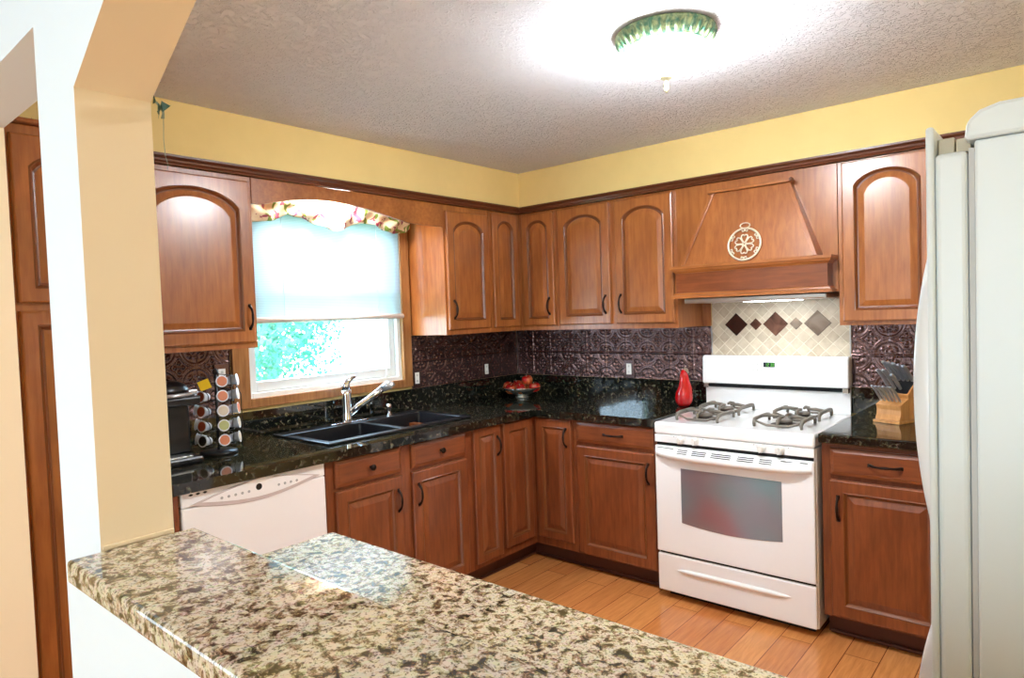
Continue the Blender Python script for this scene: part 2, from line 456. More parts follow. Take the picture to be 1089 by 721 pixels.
# oak casing
mb = MB()
mb.box(0.001, 0.022, -2.145, WY0 + .006, 1.045, 2.118).box(0.001, 0.022, WY1 - .006, -1.015, 1.045, 2.118)
mb.box(0.001, 0.022, WY0 + .006, WY1 - .006, 1.045, WZ0 + .006).box(0.001, 0.022, WY0 + .006, WY1 - .006, WZ1 - .006, 2.118)
struct(mb.build('trim_2', M['oak'], bevel=0.003))
# quarter-round shoe moulding along the toe kicks
mb = MB(); mb.prism([(0.549, -2.06), (0.561, -2.06), (0.561, -0.561), (1.42, -0.561), (1.42, -0.549), (0.549, -0.549)][::-1], 0.001, 0.016)
mb.box(2.21, 2.70, -0.561, -0.549, 0.001, 0.016)
struct(mb.build('baseboard_back', M['toe'], bevel=0.004))
# yellow seam bead where the jamb meets the slab
struct(MB().box(PX + .001, PX + .006, W0 + .002, W1 - .002, 1.0705, 1.077).build('trim_3', M['peach']))

# outside: lawn and trees seen through the window
struct(MB().box(-16, -0.62, -14, 12, -0.5, -0.4).build('ground', M['grass']))
def tree(name, x, y, h, r, label, seed):
    rnd = random.Random(seed)
    t = thing(name, label, 'tree', (x, y, -0.4), group='trees outside the kitchen window')
    MB().tube([(0, 0, 0), (0.05, 0.03, h * .3), (0, 0.1, h * .6), (0.1, 0, h * .85)], [0.16, 0.13, 0.09, 0.03], 8).build('trunk', M['bark'], t)
    mb = MB()
    for k in range(5200):
        a = rnd.random() * 2 * PI; u = rnd.random() * 2 - 1; rr = r * (0.55 + 0.5 * rnd.random())
        q = math.sqrt(1 - u * u)
        lump = 1 + 0.22 * math.sin(3 * a + 5 * u + seed) + 0.15 * math.sin(7 * u + 2 * a)
        c = Vector((rr * q * math.cos(a) * lump, rr * q * math.sin(a) * lump, h * .6 + rr * 1.15 * u * lump))
        d = Vector((rnd.gauss(0, 1), rnd.gauss(0, 1), rnd.gauss(0, 1))).normalized(); e_ = d.orthogonal().normalized()
        s_ = 0.035 + 0.035 * rnd.random()
        mb.add([c - d * s_, c + e_ * s_ * .5, c + d * s_, c - e_ * s_ * .5], [(0, 1, 2, 3)])
    mb.build('foliage', M['leaf_out'], t)
tree('leafy_tree', -5.2, 0.25, 3.2, 1.2, 'pale green leafy tree outside, left of the two through the window', 1)
tree('leafy_tree', -8.2, 2.75, 3.6, 1.4, 'pale green leafy tree outside, right and farther one through the window', 2)

# ------------------------------------------------------------------ cabinet kit (local frame: x right, z up, front towards -y)
def door_mesh(w, h, t=0.02, s=0.055, rise=0.0):
    K = 21 if rise else 2
    def top(i):
        a = w / 2 - i; zt = h - i
        out = []
        for k in range(K):
            u = 1 - 2 * k / (K - 1)
            if rise:
                R_ = 1.06; c = (math.sqrt(R_ * R_ - u * u) - math.sqrt(R_ * R_ - 1)) / (R_ - math.sqrt(R_ * R_ - 1))
                out.append((u * a, zt - rise * (1 - c)))
            else: out.append((u * a, zt))
        return out
    def flat(i):
        a = w / 2 - i
        return [(-a, i), (a, i)] + [((1 - 2 * k / (K - 1)) * a, h - i) for k in range(K)]
    def arch(i):
        a = w / 2 - i
        return [(-a, i), (a, i)] + top(i)
    loops = [(flat(0), 0), (flat(0), -(t - .005)), (flat(.002), -(t - .002)), (flat(.006), -t),
             (arch(s - .006), -t), (arch(s - .002), -t - .002), (arch(s + .002), -t + .001), (arch(s + .007), -t + .009), (arch(s + .012), -t + .010), (arch(s + .034), -t + .003), (arch(s + .038), -t + .002)]
    mb = MB(); n = K + 2; vs_ = []
    for lp, y in loops: vs_ += [(p[0], y, p[1]) for p in lp]
    fs = []
    for i in range(len(loops) - 1):
        for k in range(n):
            fs.append((i * n + k, i * n + (k + 1) % n, (i + 1) * n + (k + 1) % n, (i + 1) * n + k))
    o = (len(loops) - 1) * n
    fs.append(tuple(o + k for k in range(n))); fs.append(tuple(range(n))[::-1])
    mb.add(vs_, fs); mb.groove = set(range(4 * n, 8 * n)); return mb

def pull(mb, c, length, vertical=True, r=0.0056, out=0.026):
    pts = []; rs = []
    for k in range(13):
        u = -1 + 2 * k / 12
        d = out * (1 - abs(u) ** 3.0)
        p = (0, -d, u * length / 2) if vertical else (u * length / 2, -d, 0)
        pts.append((c[0] + p[0], c[1] + p[1], c[2] + p[2])); rs.append(r * (1.0 + 0.9 * max(0, abs(u) - .55) - 0.1) + (0.001 if abs(u) < .2 else 0))
    mb.tube(pts, rs, 8)
    for sgn in (-1, 1):
        e_ = (c[0], c[1], c[2] + sgn * length / 2) if vertical else (c[0] + sgn * length / 2, c[1], c[2])
        mb.box(e_[0] - .007, e_[0] + .007, e_[1] - .004, e_[1], e_[2] - .007, e_[2] + .007)
    return mb

def add_door(par, x0, x1, z0, z1, y, wood_, rise=0.0, handle=None, stile=0.055, name='door'):
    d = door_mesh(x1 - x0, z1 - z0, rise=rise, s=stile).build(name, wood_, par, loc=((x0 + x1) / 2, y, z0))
    if handle:
        hx, hz = handle      # relative to door centre / bottom
        pull(MB(), (hx, -0.0195, hz), 0.10).build('handle', M['bronze'], d, bevel=0.0015)
    return d

def add_drawer(par, x0, x1, z0, z1, y, wood_, kind):
    mb = MB(); w_ = x1 - x0; h_ = z1 - z0
    a = [(-w_ / 2, 0), (w_ / 2, 0), (w_ / 2, h_), (-w_ / 2, h_)]
    def ins(i): return [(-w_ / 2 + i, i), (w_ / 2 - i, i), (w_ / 2 - i, h_ - i), (-w_ / 2 + i, h_ - i)]
    lp = [(ins(0), 0), (ins(0), -.012), (ins(.004), -.015), (ins(.012), -.017), (ins(.018), -.02)]
    vs_ = []; fs = []
    for l_, yy in lp: vs_ += [(p[0], yy, p[1]) for p in l_]
    for i in range(len(lp) - 1):
        for k in range(4): fs.append((i * 4 + k, i * 4 + (k + 1) % 4, (i + 1) * 4 + (k + 1) % 4, (i + 1) * 4 + k))
    o = (len(lp) - 1) * 4; fs += [(o, o + 1, o + 2, o + 3), (3, 2, 1, 0)]
    d = mb.add(vs_, fs).build('drawer', wood_, par, loc=((x0 + x1) / 2, y, z0))
    if kind == 'knob':
        k = MB().lathe([(0.006, 0), (0.005, 0.012), (0.013, 0.018), (0.015, 0.022), (0.013, 0.027), (0.004, 0.03)], n=16)
        k.build('knob', M['bronze'], d, loc=(0, -0.0195, h_ / 2), rot=(PI / 2, 0, 0))
    else:
        pull(MB(), (0, -0.0195, h_ / 2), 0.115, False).build('handle', M['bronze'], d, bevel=0.0015)
    return d

BF = -0.618     # face of base carcasses
UF = -0.31      # face of upper carcasses
R90 = PI / 2
def base_unit(name, label, loc, rz, w_):
    t = thing(name, label, 'cabinet', loc, rz)
    mb = MB(); mb.box(0.0005, .018, BF + .019, -0.003, 0.10, 0.858).box(w_ - .018, w_ - .0005, BF + .019, -0.003, 0.10, 0.858).box(.018, w_ - .018, BF + .019, -.003, .10, .118).box(.018, w_ - .018, -.009, -.003, .118, .858).box(0.0005, w_ - .0005, BF, BF + .019, .10, .858)
    mb.build('body', M['wood_red'], t)
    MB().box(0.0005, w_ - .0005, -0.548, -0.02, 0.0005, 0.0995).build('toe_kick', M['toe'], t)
    return t
def upper_unit(name, label, loc, rz, w_, mat_=None):
    t = thing(name, label, 'cabinet', loc, rz)
    MB().box(0.0005, w_ - .0005, UF, -0.003, 0, 2.098 - 1.35).build('body', mat_ or M['wood'], t, bevel=0.0015)
    return t

# --- base cabinets, stove wall
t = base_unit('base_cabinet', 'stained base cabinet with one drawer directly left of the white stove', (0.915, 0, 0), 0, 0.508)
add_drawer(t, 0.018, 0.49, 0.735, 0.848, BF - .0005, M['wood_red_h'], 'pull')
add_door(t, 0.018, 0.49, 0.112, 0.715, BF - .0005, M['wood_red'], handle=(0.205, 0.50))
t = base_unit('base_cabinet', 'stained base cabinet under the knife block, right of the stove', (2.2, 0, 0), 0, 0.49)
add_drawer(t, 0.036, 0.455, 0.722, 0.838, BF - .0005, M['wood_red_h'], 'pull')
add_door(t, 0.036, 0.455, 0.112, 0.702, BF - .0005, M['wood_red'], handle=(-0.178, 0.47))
# --- corner base cabinet
t = thing('corner_cabinet', 'L-shaped corner base cabinet with two folding doors under the fruit bowl', 'cabinet')
mb = MB(); Lp = lambda a, e: [(0.003, -0.003), (0.003, -e), (a, -e), (a, -a), (e, -a), (e, -0.003)]
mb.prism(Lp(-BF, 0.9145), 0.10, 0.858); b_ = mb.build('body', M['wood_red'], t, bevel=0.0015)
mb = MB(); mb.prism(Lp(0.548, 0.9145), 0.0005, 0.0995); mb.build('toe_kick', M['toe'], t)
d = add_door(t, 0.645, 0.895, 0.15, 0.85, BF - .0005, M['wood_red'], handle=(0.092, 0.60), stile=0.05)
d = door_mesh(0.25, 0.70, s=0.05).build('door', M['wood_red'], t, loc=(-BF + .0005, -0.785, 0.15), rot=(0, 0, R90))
# --- window-wall base cabinets
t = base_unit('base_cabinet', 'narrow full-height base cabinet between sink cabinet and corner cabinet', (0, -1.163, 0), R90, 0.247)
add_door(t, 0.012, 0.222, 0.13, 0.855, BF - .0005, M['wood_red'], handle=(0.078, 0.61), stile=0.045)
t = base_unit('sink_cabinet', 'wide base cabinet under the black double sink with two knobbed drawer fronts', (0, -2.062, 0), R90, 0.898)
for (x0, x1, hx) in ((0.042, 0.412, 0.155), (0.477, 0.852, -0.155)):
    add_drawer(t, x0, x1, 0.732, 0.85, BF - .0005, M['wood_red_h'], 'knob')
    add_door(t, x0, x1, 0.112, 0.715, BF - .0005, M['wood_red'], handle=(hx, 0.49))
tag(MB().box(0.003, 0.63, -2.70, -2.684, 0.0005, 0.858).build('end_panel', M['wood_red']), 'thin dark wood end panel left of the dishwasher, beside the pillar', 'panel')

# --- upper cabinets, stove wall
UZ = 1.35
t = upper_unit('wall_cabinet', 'double-door arched wall cabinet left of the range hood', (0.612, 0, UZ), 0, 0.79)
add_door(t, 0.012, 0.378, 0.03, 0.735, UF - .0005, M['wood'], 0.055, (0.150, 0.115))
add_door(t, 0.415, 0.775, 0.03, 0.735, UF - .0005, M['wood'], 0.055, (-0.147, 0.115))
t = upper_unit('wall_cabinet', 'single arched-door wall cabinet above the knife block, beside the refrigerator', (2.203, 0, UZ), 0, 0.42)
add_door(t, 0.020, 0.380, 0.018, 0.740, UF - .0005, M['wood'], 0.06)
# corner upper
t = thing('corner_wall_cabinet', 'corner wall cabinet with two narrow arched doors above the fruit bowl', 'cabinet', (0, 0, UZ))
MB().prism([(0.003, -0.003), (0.003, -0.61), (-UF, -0.61), (-UF, UF), (0.61, UF), (0.61, -0.003)], 0, 2.098 - UZ).build('body', M['wood'], t, bevel=0.0015)
add_door(t, 0.342, 0.588, 0.03, 0.735, UF - .0005, M['wood'], 0.045, (0.085, 0.12), stile=0.048)
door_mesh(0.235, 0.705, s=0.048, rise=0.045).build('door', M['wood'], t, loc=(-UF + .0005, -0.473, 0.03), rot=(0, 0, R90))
# window wall uppers
t = upper_unit('wall_cabinet', 'single arched-door wall cabinet right of the window', (0, -1.0, UZ), R90, 0.388)
add_door(t, 0.012, 0.368, 0.03, 0.712, UF - .0005, M['wood'], 0.055, (-0.14, 0.115))
t = upper_unit('wall_cabinet', 'wide arched-door wall cabinet left of the window, above the coffee maker', (0, -2.70, UZ), R90, 0.53)
add_door(t, 0.012, 0.513, 0.025, 0.725, UF - .0005, M['wood'], 0.075, (0.225, 0.11))
# valance board over the window
ys = [(-2.168, 1.985), (-2.13, 1.984), (-2.05, 2.002), (-1.97, 2.020), (-1.87, 2.033), (-1.76, 2.038), (-1.65, 2.034), (-1.53, 2.020), (-1.42, 2.000), (-1.33, 1.985), (-1.25, 1.972), (-1.15, 1.968), (-1.002, 1.968)]
mb = MB(); mb.prism(ys + [(-1.002, 2.098), (-2.168, 2.098)], 0.292, 0.311, 'x')
tag(mb.build('valance_board', M['wood_h'], bevel=0.002), 'arched wooden board bridging the cabinets over the kitchen window', 'panel')
# crown moulding under the soffit
def crown(mb, prof):
    # prof: (out, z) relative to the cabinet face; swept along the L
    P = []
    for (o, z) in prof:
        P.append([(o, -2.712, z), (o, -o, z), (3.2, -o, z)])
    rows = P + [P[0]]
    mb.grid(rows, False)
    n = len(prof)
    mb.add([P[i][0] for i in range(n)], [tuple(range(n))]); mb.add([P[i][2] for i in range(n)], [tuple(range(n))[::-1]])
mb = MB(); crown(mb, [(0.30, 2.099), (0.336, 2.099), (0.338, 2.104), (0.345, 2.109), (0.347, 2.117), (0.356, 2.121), (0.362, 2.126), (0.362, 2.134), (0.30, 2.134)])
crn = mb.build('crown_molding', M['wood_dark']); recalc(crn)
tag(crn, 'dark wooden crown moulding running along the top of the wall cabinets', 'moulding')

# ------------------------------------------------------------------ countertops
CE = 0.66
t = thing('countertop', 'dark granite L-shaped countertop holding the sink and the fruit bowl', 'countertop')
SX0, SX1, SY0, SY1 = 0.075, 0.525, -1.965, -1.075
mb = MB()
zt0, zt1 = 0.8595, 0.9
mb.prism([(0.003, -0.003), (0.003, SY1 - .02 + .02), (CE, SY1), (CE, -CE), (1.4235, -CE), (1.4235, -0.003)], zt0, zt1)
mb.box(0.003, CE, -2.71, SY0, zt0, zt1).box(0.003, SX0, SY0, SY1, zt0, zt1).box(SX1, CE, SY0, SY1, zt0, zt1)
import bmesh
top = mb.build('slab', M['granite_dark'], t)
bm_ = bmesh.new(); bm_.from_mesh(top.data); bmesh.ops.recalc_face_normals(bm_, faces=bm_.faces); bm_.to_mesh(top.data); bm_.free()
mb = MB(); mb.box(0.003, 0.022, -2.71, -0.003, 0.9005, 1.03).box(0.022, 1.459, -0.022, -0.003, 0.9005, 1.03)
mb.build('granite_backsplash', M['granite_dark'], t, bevel=0.001)
t = thing('countertop', 'short dark granite countertop under the knife block, right of the stove', 'countertop')
MB().box(2.197, 2.72, -CE, -0.003, zt0, zt1).build('slab', M['granite_dark'], t, bevel=0.006)
MB().box(2.1795, 2.72, -0.022, -0.003, 0.9005, 1.03).build('granite_backsplash', M['granite_dark'], t)
# raised bar slab on the half wall, lower peninsula slab behind it
t = tag(MB().prism([(PX + .004, -3.345), (3.615, -3.345), (3.615, -3.128), (PX + .004, -3.128)], 1.0305, 1.070).build('bar_countertop', M['granite'], bevel=0.007, seg=3),
    'raised cream and brown granite bar top nearest the viewer, on the half wall', 'countertop')
bm_ = bmesh.new(); bm_.from_mesh(t.data); bmesh.ops.remove_doubles(bm_, verts=bm_.verts, dist=1e-5); bm_.to_mesh(t.data); bm_.free()
tag(MB().box(1.562, 2.82, W1 + .001, -2.678, 0.8605, 0.9).build('peninsula_countertop', M['granite'], bevel=0.006, seg=3), 'lower granite peninsula top just behind the raised bar, mirroring the window', 'countertop')
t = thing('peninsula_cabinet', 'brown cabinet carrying the lower granite peninsula top', 'cabinet', (1.60, W1 + .002, 0))
MB().box(0, 1.19, 0, 0.44, 0.09, 0.86).build('body', M['wood_red'], t)
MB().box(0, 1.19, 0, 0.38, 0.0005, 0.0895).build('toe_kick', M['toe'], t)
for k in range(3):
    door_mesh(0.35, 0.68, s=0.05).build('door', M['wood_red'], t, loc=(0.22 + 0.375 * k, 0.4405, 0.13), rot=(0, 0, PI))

# ------------------------------------------------------------------ pressed tin backsplash
def tin_panel(name, label, L0, L1, z0, z1, plane, tile_w, origin, th=0.16):
    du = 0.0042
    nu = int((L1 - L0) / du) + 1; nz = int((z1 - z0) / du) + 1
    U = np.linspace(L0, L1, nu); Z = np.linspace(z0, z1, nz)
    UU, ZZ = np.meshgrid(U, Z, indexing='ij')
    a = ((UU - origin) / tile_w) % 1.0 - 0.5; b = ((ZZ - 1.03) / th) % 1.0 - 0.5
    g = lambda x, s: np.exp(-(x / s) ** 2)
    ca, cb = 0.5 - np.abs(a), 0.5 - np.abs(b)
    rc = np.hypot(ca, cb); th_c = np.arctan2(cb, ca)
    H = 0.8 * g(rc - .44, .022) + 0.8 * g(rc - .505, .022)
    H += 1.0 * g(rc - .12, .045) * (0.5 + 0.5 * np.cos(4 * th_c - PI)) + 0.9 * g(rc - .27, .05) * np.abs(np.cos(2 * (th_c - PI / 4))) ** 6
    H += 0.8 * g(rc - .24, .035) * np.abs(np.sin(2 * (th_c - PI / 4))) ** 8
    r = np.hypot(a, b); q = np.arctan2(b, a)
    H += 1.0 * g(r - .12, .045) * np.abs(np.cos(2 * q)) ** 3 + 0.9 * g(r, .035) + 0.7 * g(r - .27, .03) * np.abs(np.cos(2 * q)) ** 10
    edge = 0.5 - np.maximum(np.abs(a), np.abs(b))
    H = H * np.clip(edge / .03, 0, 1) + 0.9 * g(edge - .012, .012)
    H = np.clip(H, 0, 1.1) * 0.0085
    off = 0.002 + H
    if plane == 'y': P = np.stack([UU, -off, ZZ], -1)
    else: P = np.stack([off, UU, ZZ], -1)
    P = P.reshape(-1, 3)
    # side skirt: back face vertices
    fs = []
    idx = np.arange(nu * nz).reshape(nu, nz)
    q_ = np.stack([idx[:-1, :-1], idx[1:, :-1], idx[1:, 1:], idx[:-1, 1:]], -1).reshape(-1, 4)
    if plane == 'x': q_ = q_[:, ::-1]
    me = bpy.data.meshes.new(name)
    me.vertices.add(len(P)); me.vertices.foreach_set('co', P.astype(np.float32).ravel())
    me.loops.add(q_.size); me.loops.foreach_set('vertex_index', q_.astype(np.int32).ravel())
    me.polygons.add(len(q_)); me.polygons.foreach_set('loop_start', np.arange(0, q_.size, 4, dtype=np.int32))
    me.polygons.foreach_set('loop_total', np.full(len(q_), 4, dtype=np.int32))
    me.polygons.foreach_set('use_smooth', np.ones(len(q_), dtype=bool))
    me.materials.append(M['tin']); me.update(calc_edges=True); me.validate()
    o = bpy.data.objects.new(name, me); C.objects.link(o)
    return tag(o, label, 'backsplash')
tin_panel('tin_backsplash', 'embossed dark tin backsplash between the room corner and the stone tile', 0.0075, 1.452, 1.0305, 1.349, 'y', 0.1485, 0.004)
tin_panel('tin_backsplash', 'embossed dark tin backsplash behind the knife block, right of the stone tile', 2.180, 2.73, 1.0305, 1.349, 'y', 0.1485, 2.196)
tin_panel('tin_backsplash', 'embossed dark tin backsplash on the window wall, between window and corner', -1.012, -0.0085, 1.0305, 1.349, 'x', 0.152, -0.02)
tin_panel('tin_backsplash', 'embossed dark tin backsplash behind the coffee maker, left of the window', -2.69, -2.148, 1.0305, 1.349, 'x', 0.152, -2.16)
# thin corner strip of the tin panels
tag(MB().box(0.0078, 0.012, -0.0125, -0.0082, 1.031, 1.349).build('corner_strip', M['steel']), 'thin bright metal strip in the corner of the tin backsplash', 'trim strip')
# stone tile behind stove
t = thing('tile_backsplash', 'beige diagonal stone tile backsplash with metal diamonds behind the stove', 'backsplash', (1.813, 0, 1.354))
MB().box(1.4605 - 1.813, 2.179 - 1.813, -0.008, -0.0005, 0.91 - 1.354, 1.485 - 1.354).build('tile_field', M['tile'], t)
MB().box(1.4545 - 1.813, 1.4600 - 1.813, -0.011, -0.0005, 1.03 - 1.354, 1.349 - 1.354).build('edge_strip', M['steel'], t)
MB().box(2.1725 - 1.813, 2.1785 - 1.813, -0.011, -0.0082, 1.03 - 1.354, 1.349 - 1.354).build('edge_strip', M['steel'], t)
for (x, hh, mk, lb) in ((-.213, .064, 'accent_dark', 'large dark bronze diamond tile'), (-.105, .033, 'accent_mid', 'small brown diamond tile'), (0, .066, 'accent_mid', 'large brown diamond tile'),
                    (.105, .033, 'accent_light', 'small grey diamond tile'), (.211, .067, 'accent_light', 'large pewter diamond tile')):
    mb = MB(); mb.prism([(x - hh, 0), (x, -hh), (x + hh, 0), (x, hh)], -0.0125, -0.0085, 'y')
    o = mb.build('diamond_tile', M[mk], t, bevel=0.0015); recalc(o); o['label'] = lb

# wall outlets
def outlet(label, loc, rz, horizontal=False):
    t = thing('wall_outlet', label, 'outlet', loc, rz, 'wall outlets in the tin backsplash')
    MB().box(-.036, .036, -.012, -.0075, -.058, .058).build('cover_plate', M['tin'], t, bevel=0.002)
    o = MB().box(-.017, .017, -.0145, -.0125, -.034, .034).build('receptacle', M['white_plastic'], t, bevel=0.001)
    for z in (-.018, .018):
        MB().box(-.006, .006, -.0152, -.0146, z - .006, z + .006).build('socket', M['pale_line'], o, bevel=.002)
outlet('ivory outlet on the stove wall under the double-door cabinet', (0.915, 0, 1.088), 0)
outlet('ivory outlet on the window wall just right of the window casing', (0, -0.975, 1.09), R90)
outlet('ivory outlet on the window wall nearest the room corner', (0, -0.345, 1.092), R90)
outlet('ivory outlet half hidden behind the coffee pod rack', (0, -2.195, 1.215), R90)

# ------------------------------------------------------------------ range hood
t = thing('range_hood', 'tapered wooden range hood above the stove with a ledge moulding', 'range hood', (1.805, 0, 0))
MB().box(-.402, .397, -.312, -.003, 1.508, 2.098).build('back_panel', M['wood'], t, bevel=0.001)
MB().box(-.401, -.351, -.011, -.003, 1.3495, 1.5078).build('side_filler', M['wood'], t)
MB().box(.374, .394, -.011, -.003, 1.3495, 1.5078).build('side_filler', M['wood'], t)
def frust(mb, b, tp, yb):
    # b,tp: (x0,x1,yfront,z)
    vs_ = [(b[0], b[2], b[3]), (b[1], b[2], b[3]), (b[1], yb, b[3]), (b[0], yb, b[3]), (tp[0], tp[2], tp[3]), (tp[1], tp[2], tp[3]), (tp[1], yb, tp[3]), (tp[0], yb, tp[3])]
    return mb.add(vs_, [(3, 2, 1, 0), (4, 5, 6, 7), (0, 1, 5, 4), (1, 2, 6, 5), (2, 3, 7, 6), (3, 0, 4, 7)])
mb = MB(); frust(mb, (-.335, .335, -.404, 1.676), (-.192, .205, -.345, 2.036), -.3125); mb.build('tapered_front', M['wood'], t, bevel=0.001)
for s0, s1 in ((-.335, -.192), (.335, .205)):
    dd = .02 if s0 < 0 else -.02
    vs_ = [(s0, -.4045, 1.677), (s0 + dd, -.4045, 1.677), (s1 + dd, -.3455, 2.035), (s1, -.3455, 2.035)]
    fr = [(x, y - .009, z) for x, y, z in vs_]
    o = MB().add(vs_ + fr, [(0, 1, 2, 3), (7, 6, 5, 4), (0, 4, 5, 1), (1, 5, 6, 2), (2, 6, 7, 3), (3, 7, 4, 0)]).build('slanted_strip', M['wood'], t, bevel=0.002); recalc(o)
mb = MB(); mb.box(-.205, .212, -.362, -.3125, 2.037, 2.052); mb.build('top_strip', M['wood_h'], t, bevel=0.003)
mb = MB(); mb.lathe([(0.008, -.0), (.009, .004), (.009, .02), (.004, .024)], n=14); mb.build('round_end', M['wood_dark'], t, loc=(.215, -.362, 2.045), rot=(PI / 2, 0, 0))
# ledge profile swept round front and sides
def ledge(mb, prof):
    P = [[(-.375 - o, -.3125, z), (-.375 - o, -.395 - o, z), (.375 + o, -.395 - o, z), (.375 + o, -.3125, z)] for o, z in prof]
    mb.grid(P + [P[0]], False); n = len(prof)
    mb.add([P[i][0] for i in range(n)], [tuple(range(n))]); mb.add([P[i][3] for i in range(n)], [tuple(range(n))[::-1]])
mb = MB(); ledge(mb, [(-.12, 1.638), (.000, 1.638), (.004, 1.645), (.012, 1.650), (.014, 1.656), (.02, 1.662), (.02, 1.675), (-.12, 1.675)])
o = mb.build('upper_ledge', M['wood_h'], t); recalc(o)
mb = MB(); mb.box(-.372, .372, -.392, -.3125, 1.535, 1.638); mb.build('fascia', M['wood_red_h'], t, bevel=0.001)
mb = MB(); ledge(mb, [(-.02, 1.5345), (.001, 1.5345), (.006, 1.530), (.008, 1.523), (.018, 1.520), (.019, 1.506), (-.02, 1.506)])
o = mb.build('lower_ledge', M['wood_h'], t); recalc(o)
mb = MB(); mb.box(-.34, .36, -.37, -.02, 1.478, 1.5055); mb.build('vent_insert', M['steel'], t, bevel=0.006)
o = MB().box(-.05, .20, -.30, -.18, 1.4745, 1.4775).build('vent_light', M['lamp_glass'].copy(), t)
BS(o.data.materials[0]).inputs['Emission Strength'].default_value = HOOD_LIGHT * 14
# corbel shading blocks at each side of the hood
# iron trivet on the ledge
t = thing('iron_trivet', 'round pale scrollwork trivet leaning on the range hood', 'trivet', (1.803, -0.4105, 1.6765))
t.rotation_euler = (-math.atan2(.059, .36), 0, 0)
mb = MB(); R_ = .079; cz = .083
ring = lambda cx, cz_, r, n=28, a0=0, a1=2 * PI, close=True: [(cx + r * math.cos(a0 + (a1 - a0) * k / (n if close else n - 1)), -.005, cz_ + r * math.sin(a0 + (a1 - a0) * k / (n if close else n - 1))) for k in range(n)]
mb.tube(ring(0, cz, R_, 40), .0052, 8, True)
mb.tube([(.024 * math.cos(a), -.005, cz + R_ + .014 + .013 * math.sin(a)) for a in [2 * PI * k / 20 for k in range(20)]], .0032, 8, True)
for k in range(6):
    a = PI / 2 + k * PI / 3
    d = Vector((math.cos(a), 0, math.sin(a))); e_ = Vector((-math.sin(a), 0, math.cos(a))); c0 = Vector((0, -.005, cz))
    for sg in (-1, 1):
        pts = [c0 + d * .004, c0 + d * .02 + e_ * sg * .010, c0 + d * .036 + e_ * sg * .0165, c0 + d * .046 + e_ * sg * .0125, c0 + d * .047 + e_ * sg * .005, c0 + d * .040 + e_ * sg * .002]
        mb.tube(pts, .0033, 6)
        pts = [c0 + d * (R_ - .004) + e_ * sg * .001, c0 + d * (R_ - .014) + e_ * sg * .004, c0 + d * (R_ - .016) + e_ * sg * .011, c0 + d * (R_ - .009) + e_ * sg * .014]
        mb.tube(pts, .0033, 6)
mb.build('scrollwork', M['grille'], t)

# ------------------------------------------------------------------ stove
S0 = 1.4295; SW = 0.757
t = thing('gas_stove', 'white four-burner gas stove with a mirrored oven window', 'stove', (S0, 0, 0))
W_ = M['white_enamel']
MB().box(0, SW, -.645, -.03, 0.035, 0.83).build('body', W_, t, bevel=0.004)
MB().box(0.03, SW - .03, -.60, -.06, 0.0005, 0.035).build('plinth', M['slot'], t)
# cooktop with raised rim
mb = MB(); mb.box(-.0005, SW + .0005, -.672, -.03, .831, .893)
ck = mb.build('cooktop', W_, t, bevel=0.014, seg=4)
# burners
GX = [(.185, -.475), (.185, -.205), (.572, -.475), (.572, -.205)]
for i, (gx, gy) in enumerate(GX):
    MB().lathe([(.062, 0), (.060, .004), (.035, .006), (.034, .012), (.02, .014)], n=28).build('burner_base', M['burner'], ck, loc=(gx, gy, .8935))
    MB().lathe([(.036, 0), (.038, .004), (.036, .009), (.02, .011)], n=24).build('burner_cap', M['grate'], ck, loc=(gx, gy, .908))
    mb = MB()
    g = .105
    for sg in (-1, 1):
        pts = [(sg * g, -.100, .0), (sg * g, -.104, .016), (sg * g, -.092, .030), (sg * g, -.06, .034), (sg * g, .06, .034), (sg * g, .092, .030), (sg * g, .104, .016), (sg * g, .100, .0)]
        mb.tube(pts, [.007, .008, .0095, .0095, .0095, .0095, .008, .007], 8)
        mb.tube([(sg * g, 0, .034), (sg * .06, 0, .040), (sg * .022, 0, .039)], [.007, .0085, .006], 8)
        mb.tube([(-g, sg * .096, .027), (-.05, sg * .100, .008), (.05, sg * .100, .008), (g, sg * .096, .027)], .006, 8)
        mb.tube([(0, sg * .100, .006), (0, sg * .096, .033), (0, sg * .05, .041), (0, sg * .022, .039)], [.006, .008, .0085, .006], 8)
    mb.build('burner_grate', M['grate'], ck, loc=(gx, gy, .8945))
# back guard
bgd = MB(); bgd.box(0.004, SW - .004, -.052, -.03, .893, 1.02); bgd.build('back_guard', W_, t, bevel=0.003)
mb = MB(); mb.prism([(-.095, 1.030), (-.088, 1.172), (-.078, 1.186), (-.032, 1.186), (-.032, 1.030)], 0.003, SW - .003, 'x')
con = mb.build('control_console', W_, t, bevel=0.008, seg=3); recalc(con)
MB().box(.035, SW - .035, -.066, -.0525, 1.008, 1.0295).build('vent_slot', M['slot'], t)
MB().box(.006, .034, -.085, -.0525, 1.004, 1.0295).build('console_bracket', M['chrome'], t, bevel=.002)
MB().box(SW - .034, SW - .006, -.085, -.0525, 1.004, 1.0295).build('console_bracket', M['chrome'], t, bevel=.002)
yc = lambda z: -.095 + (z - 1.03) / .142 * .007
def on_console(mb, x0, x1, z0, z1, e0=.0003, e1=.0012):
    vs_ = [(x0, yc(z0) - e1, z0), (x1, yc(z0) - e1, z0), (x1, yc(z1) - e1, z1), (x0, yc(z1) - e1, z1), (x0, yc(z0) + .001, z0), (x1, yc(z0) + .001, z0), (x1, yc(z1) + .001, z1), (x0, yc(z1) + .001, z1)]
    return mb.add(vs_, [(0, 1, 2, 3), (7, 6, 5, 4), (4, 5, 1, 0), (5, 6, 2, 1), (6, 7, 3, 2), (7, 4, 0, 3)])
mb = MB()
on_console(mb, .262, .264, 1.085, 1.160).v; on_console(mb, .262, .492, 1.160, 1.162); on_console(mb, .49, .492, 1.085, 1.160)
mb.build('panel_outline', M['pale_line'], con)
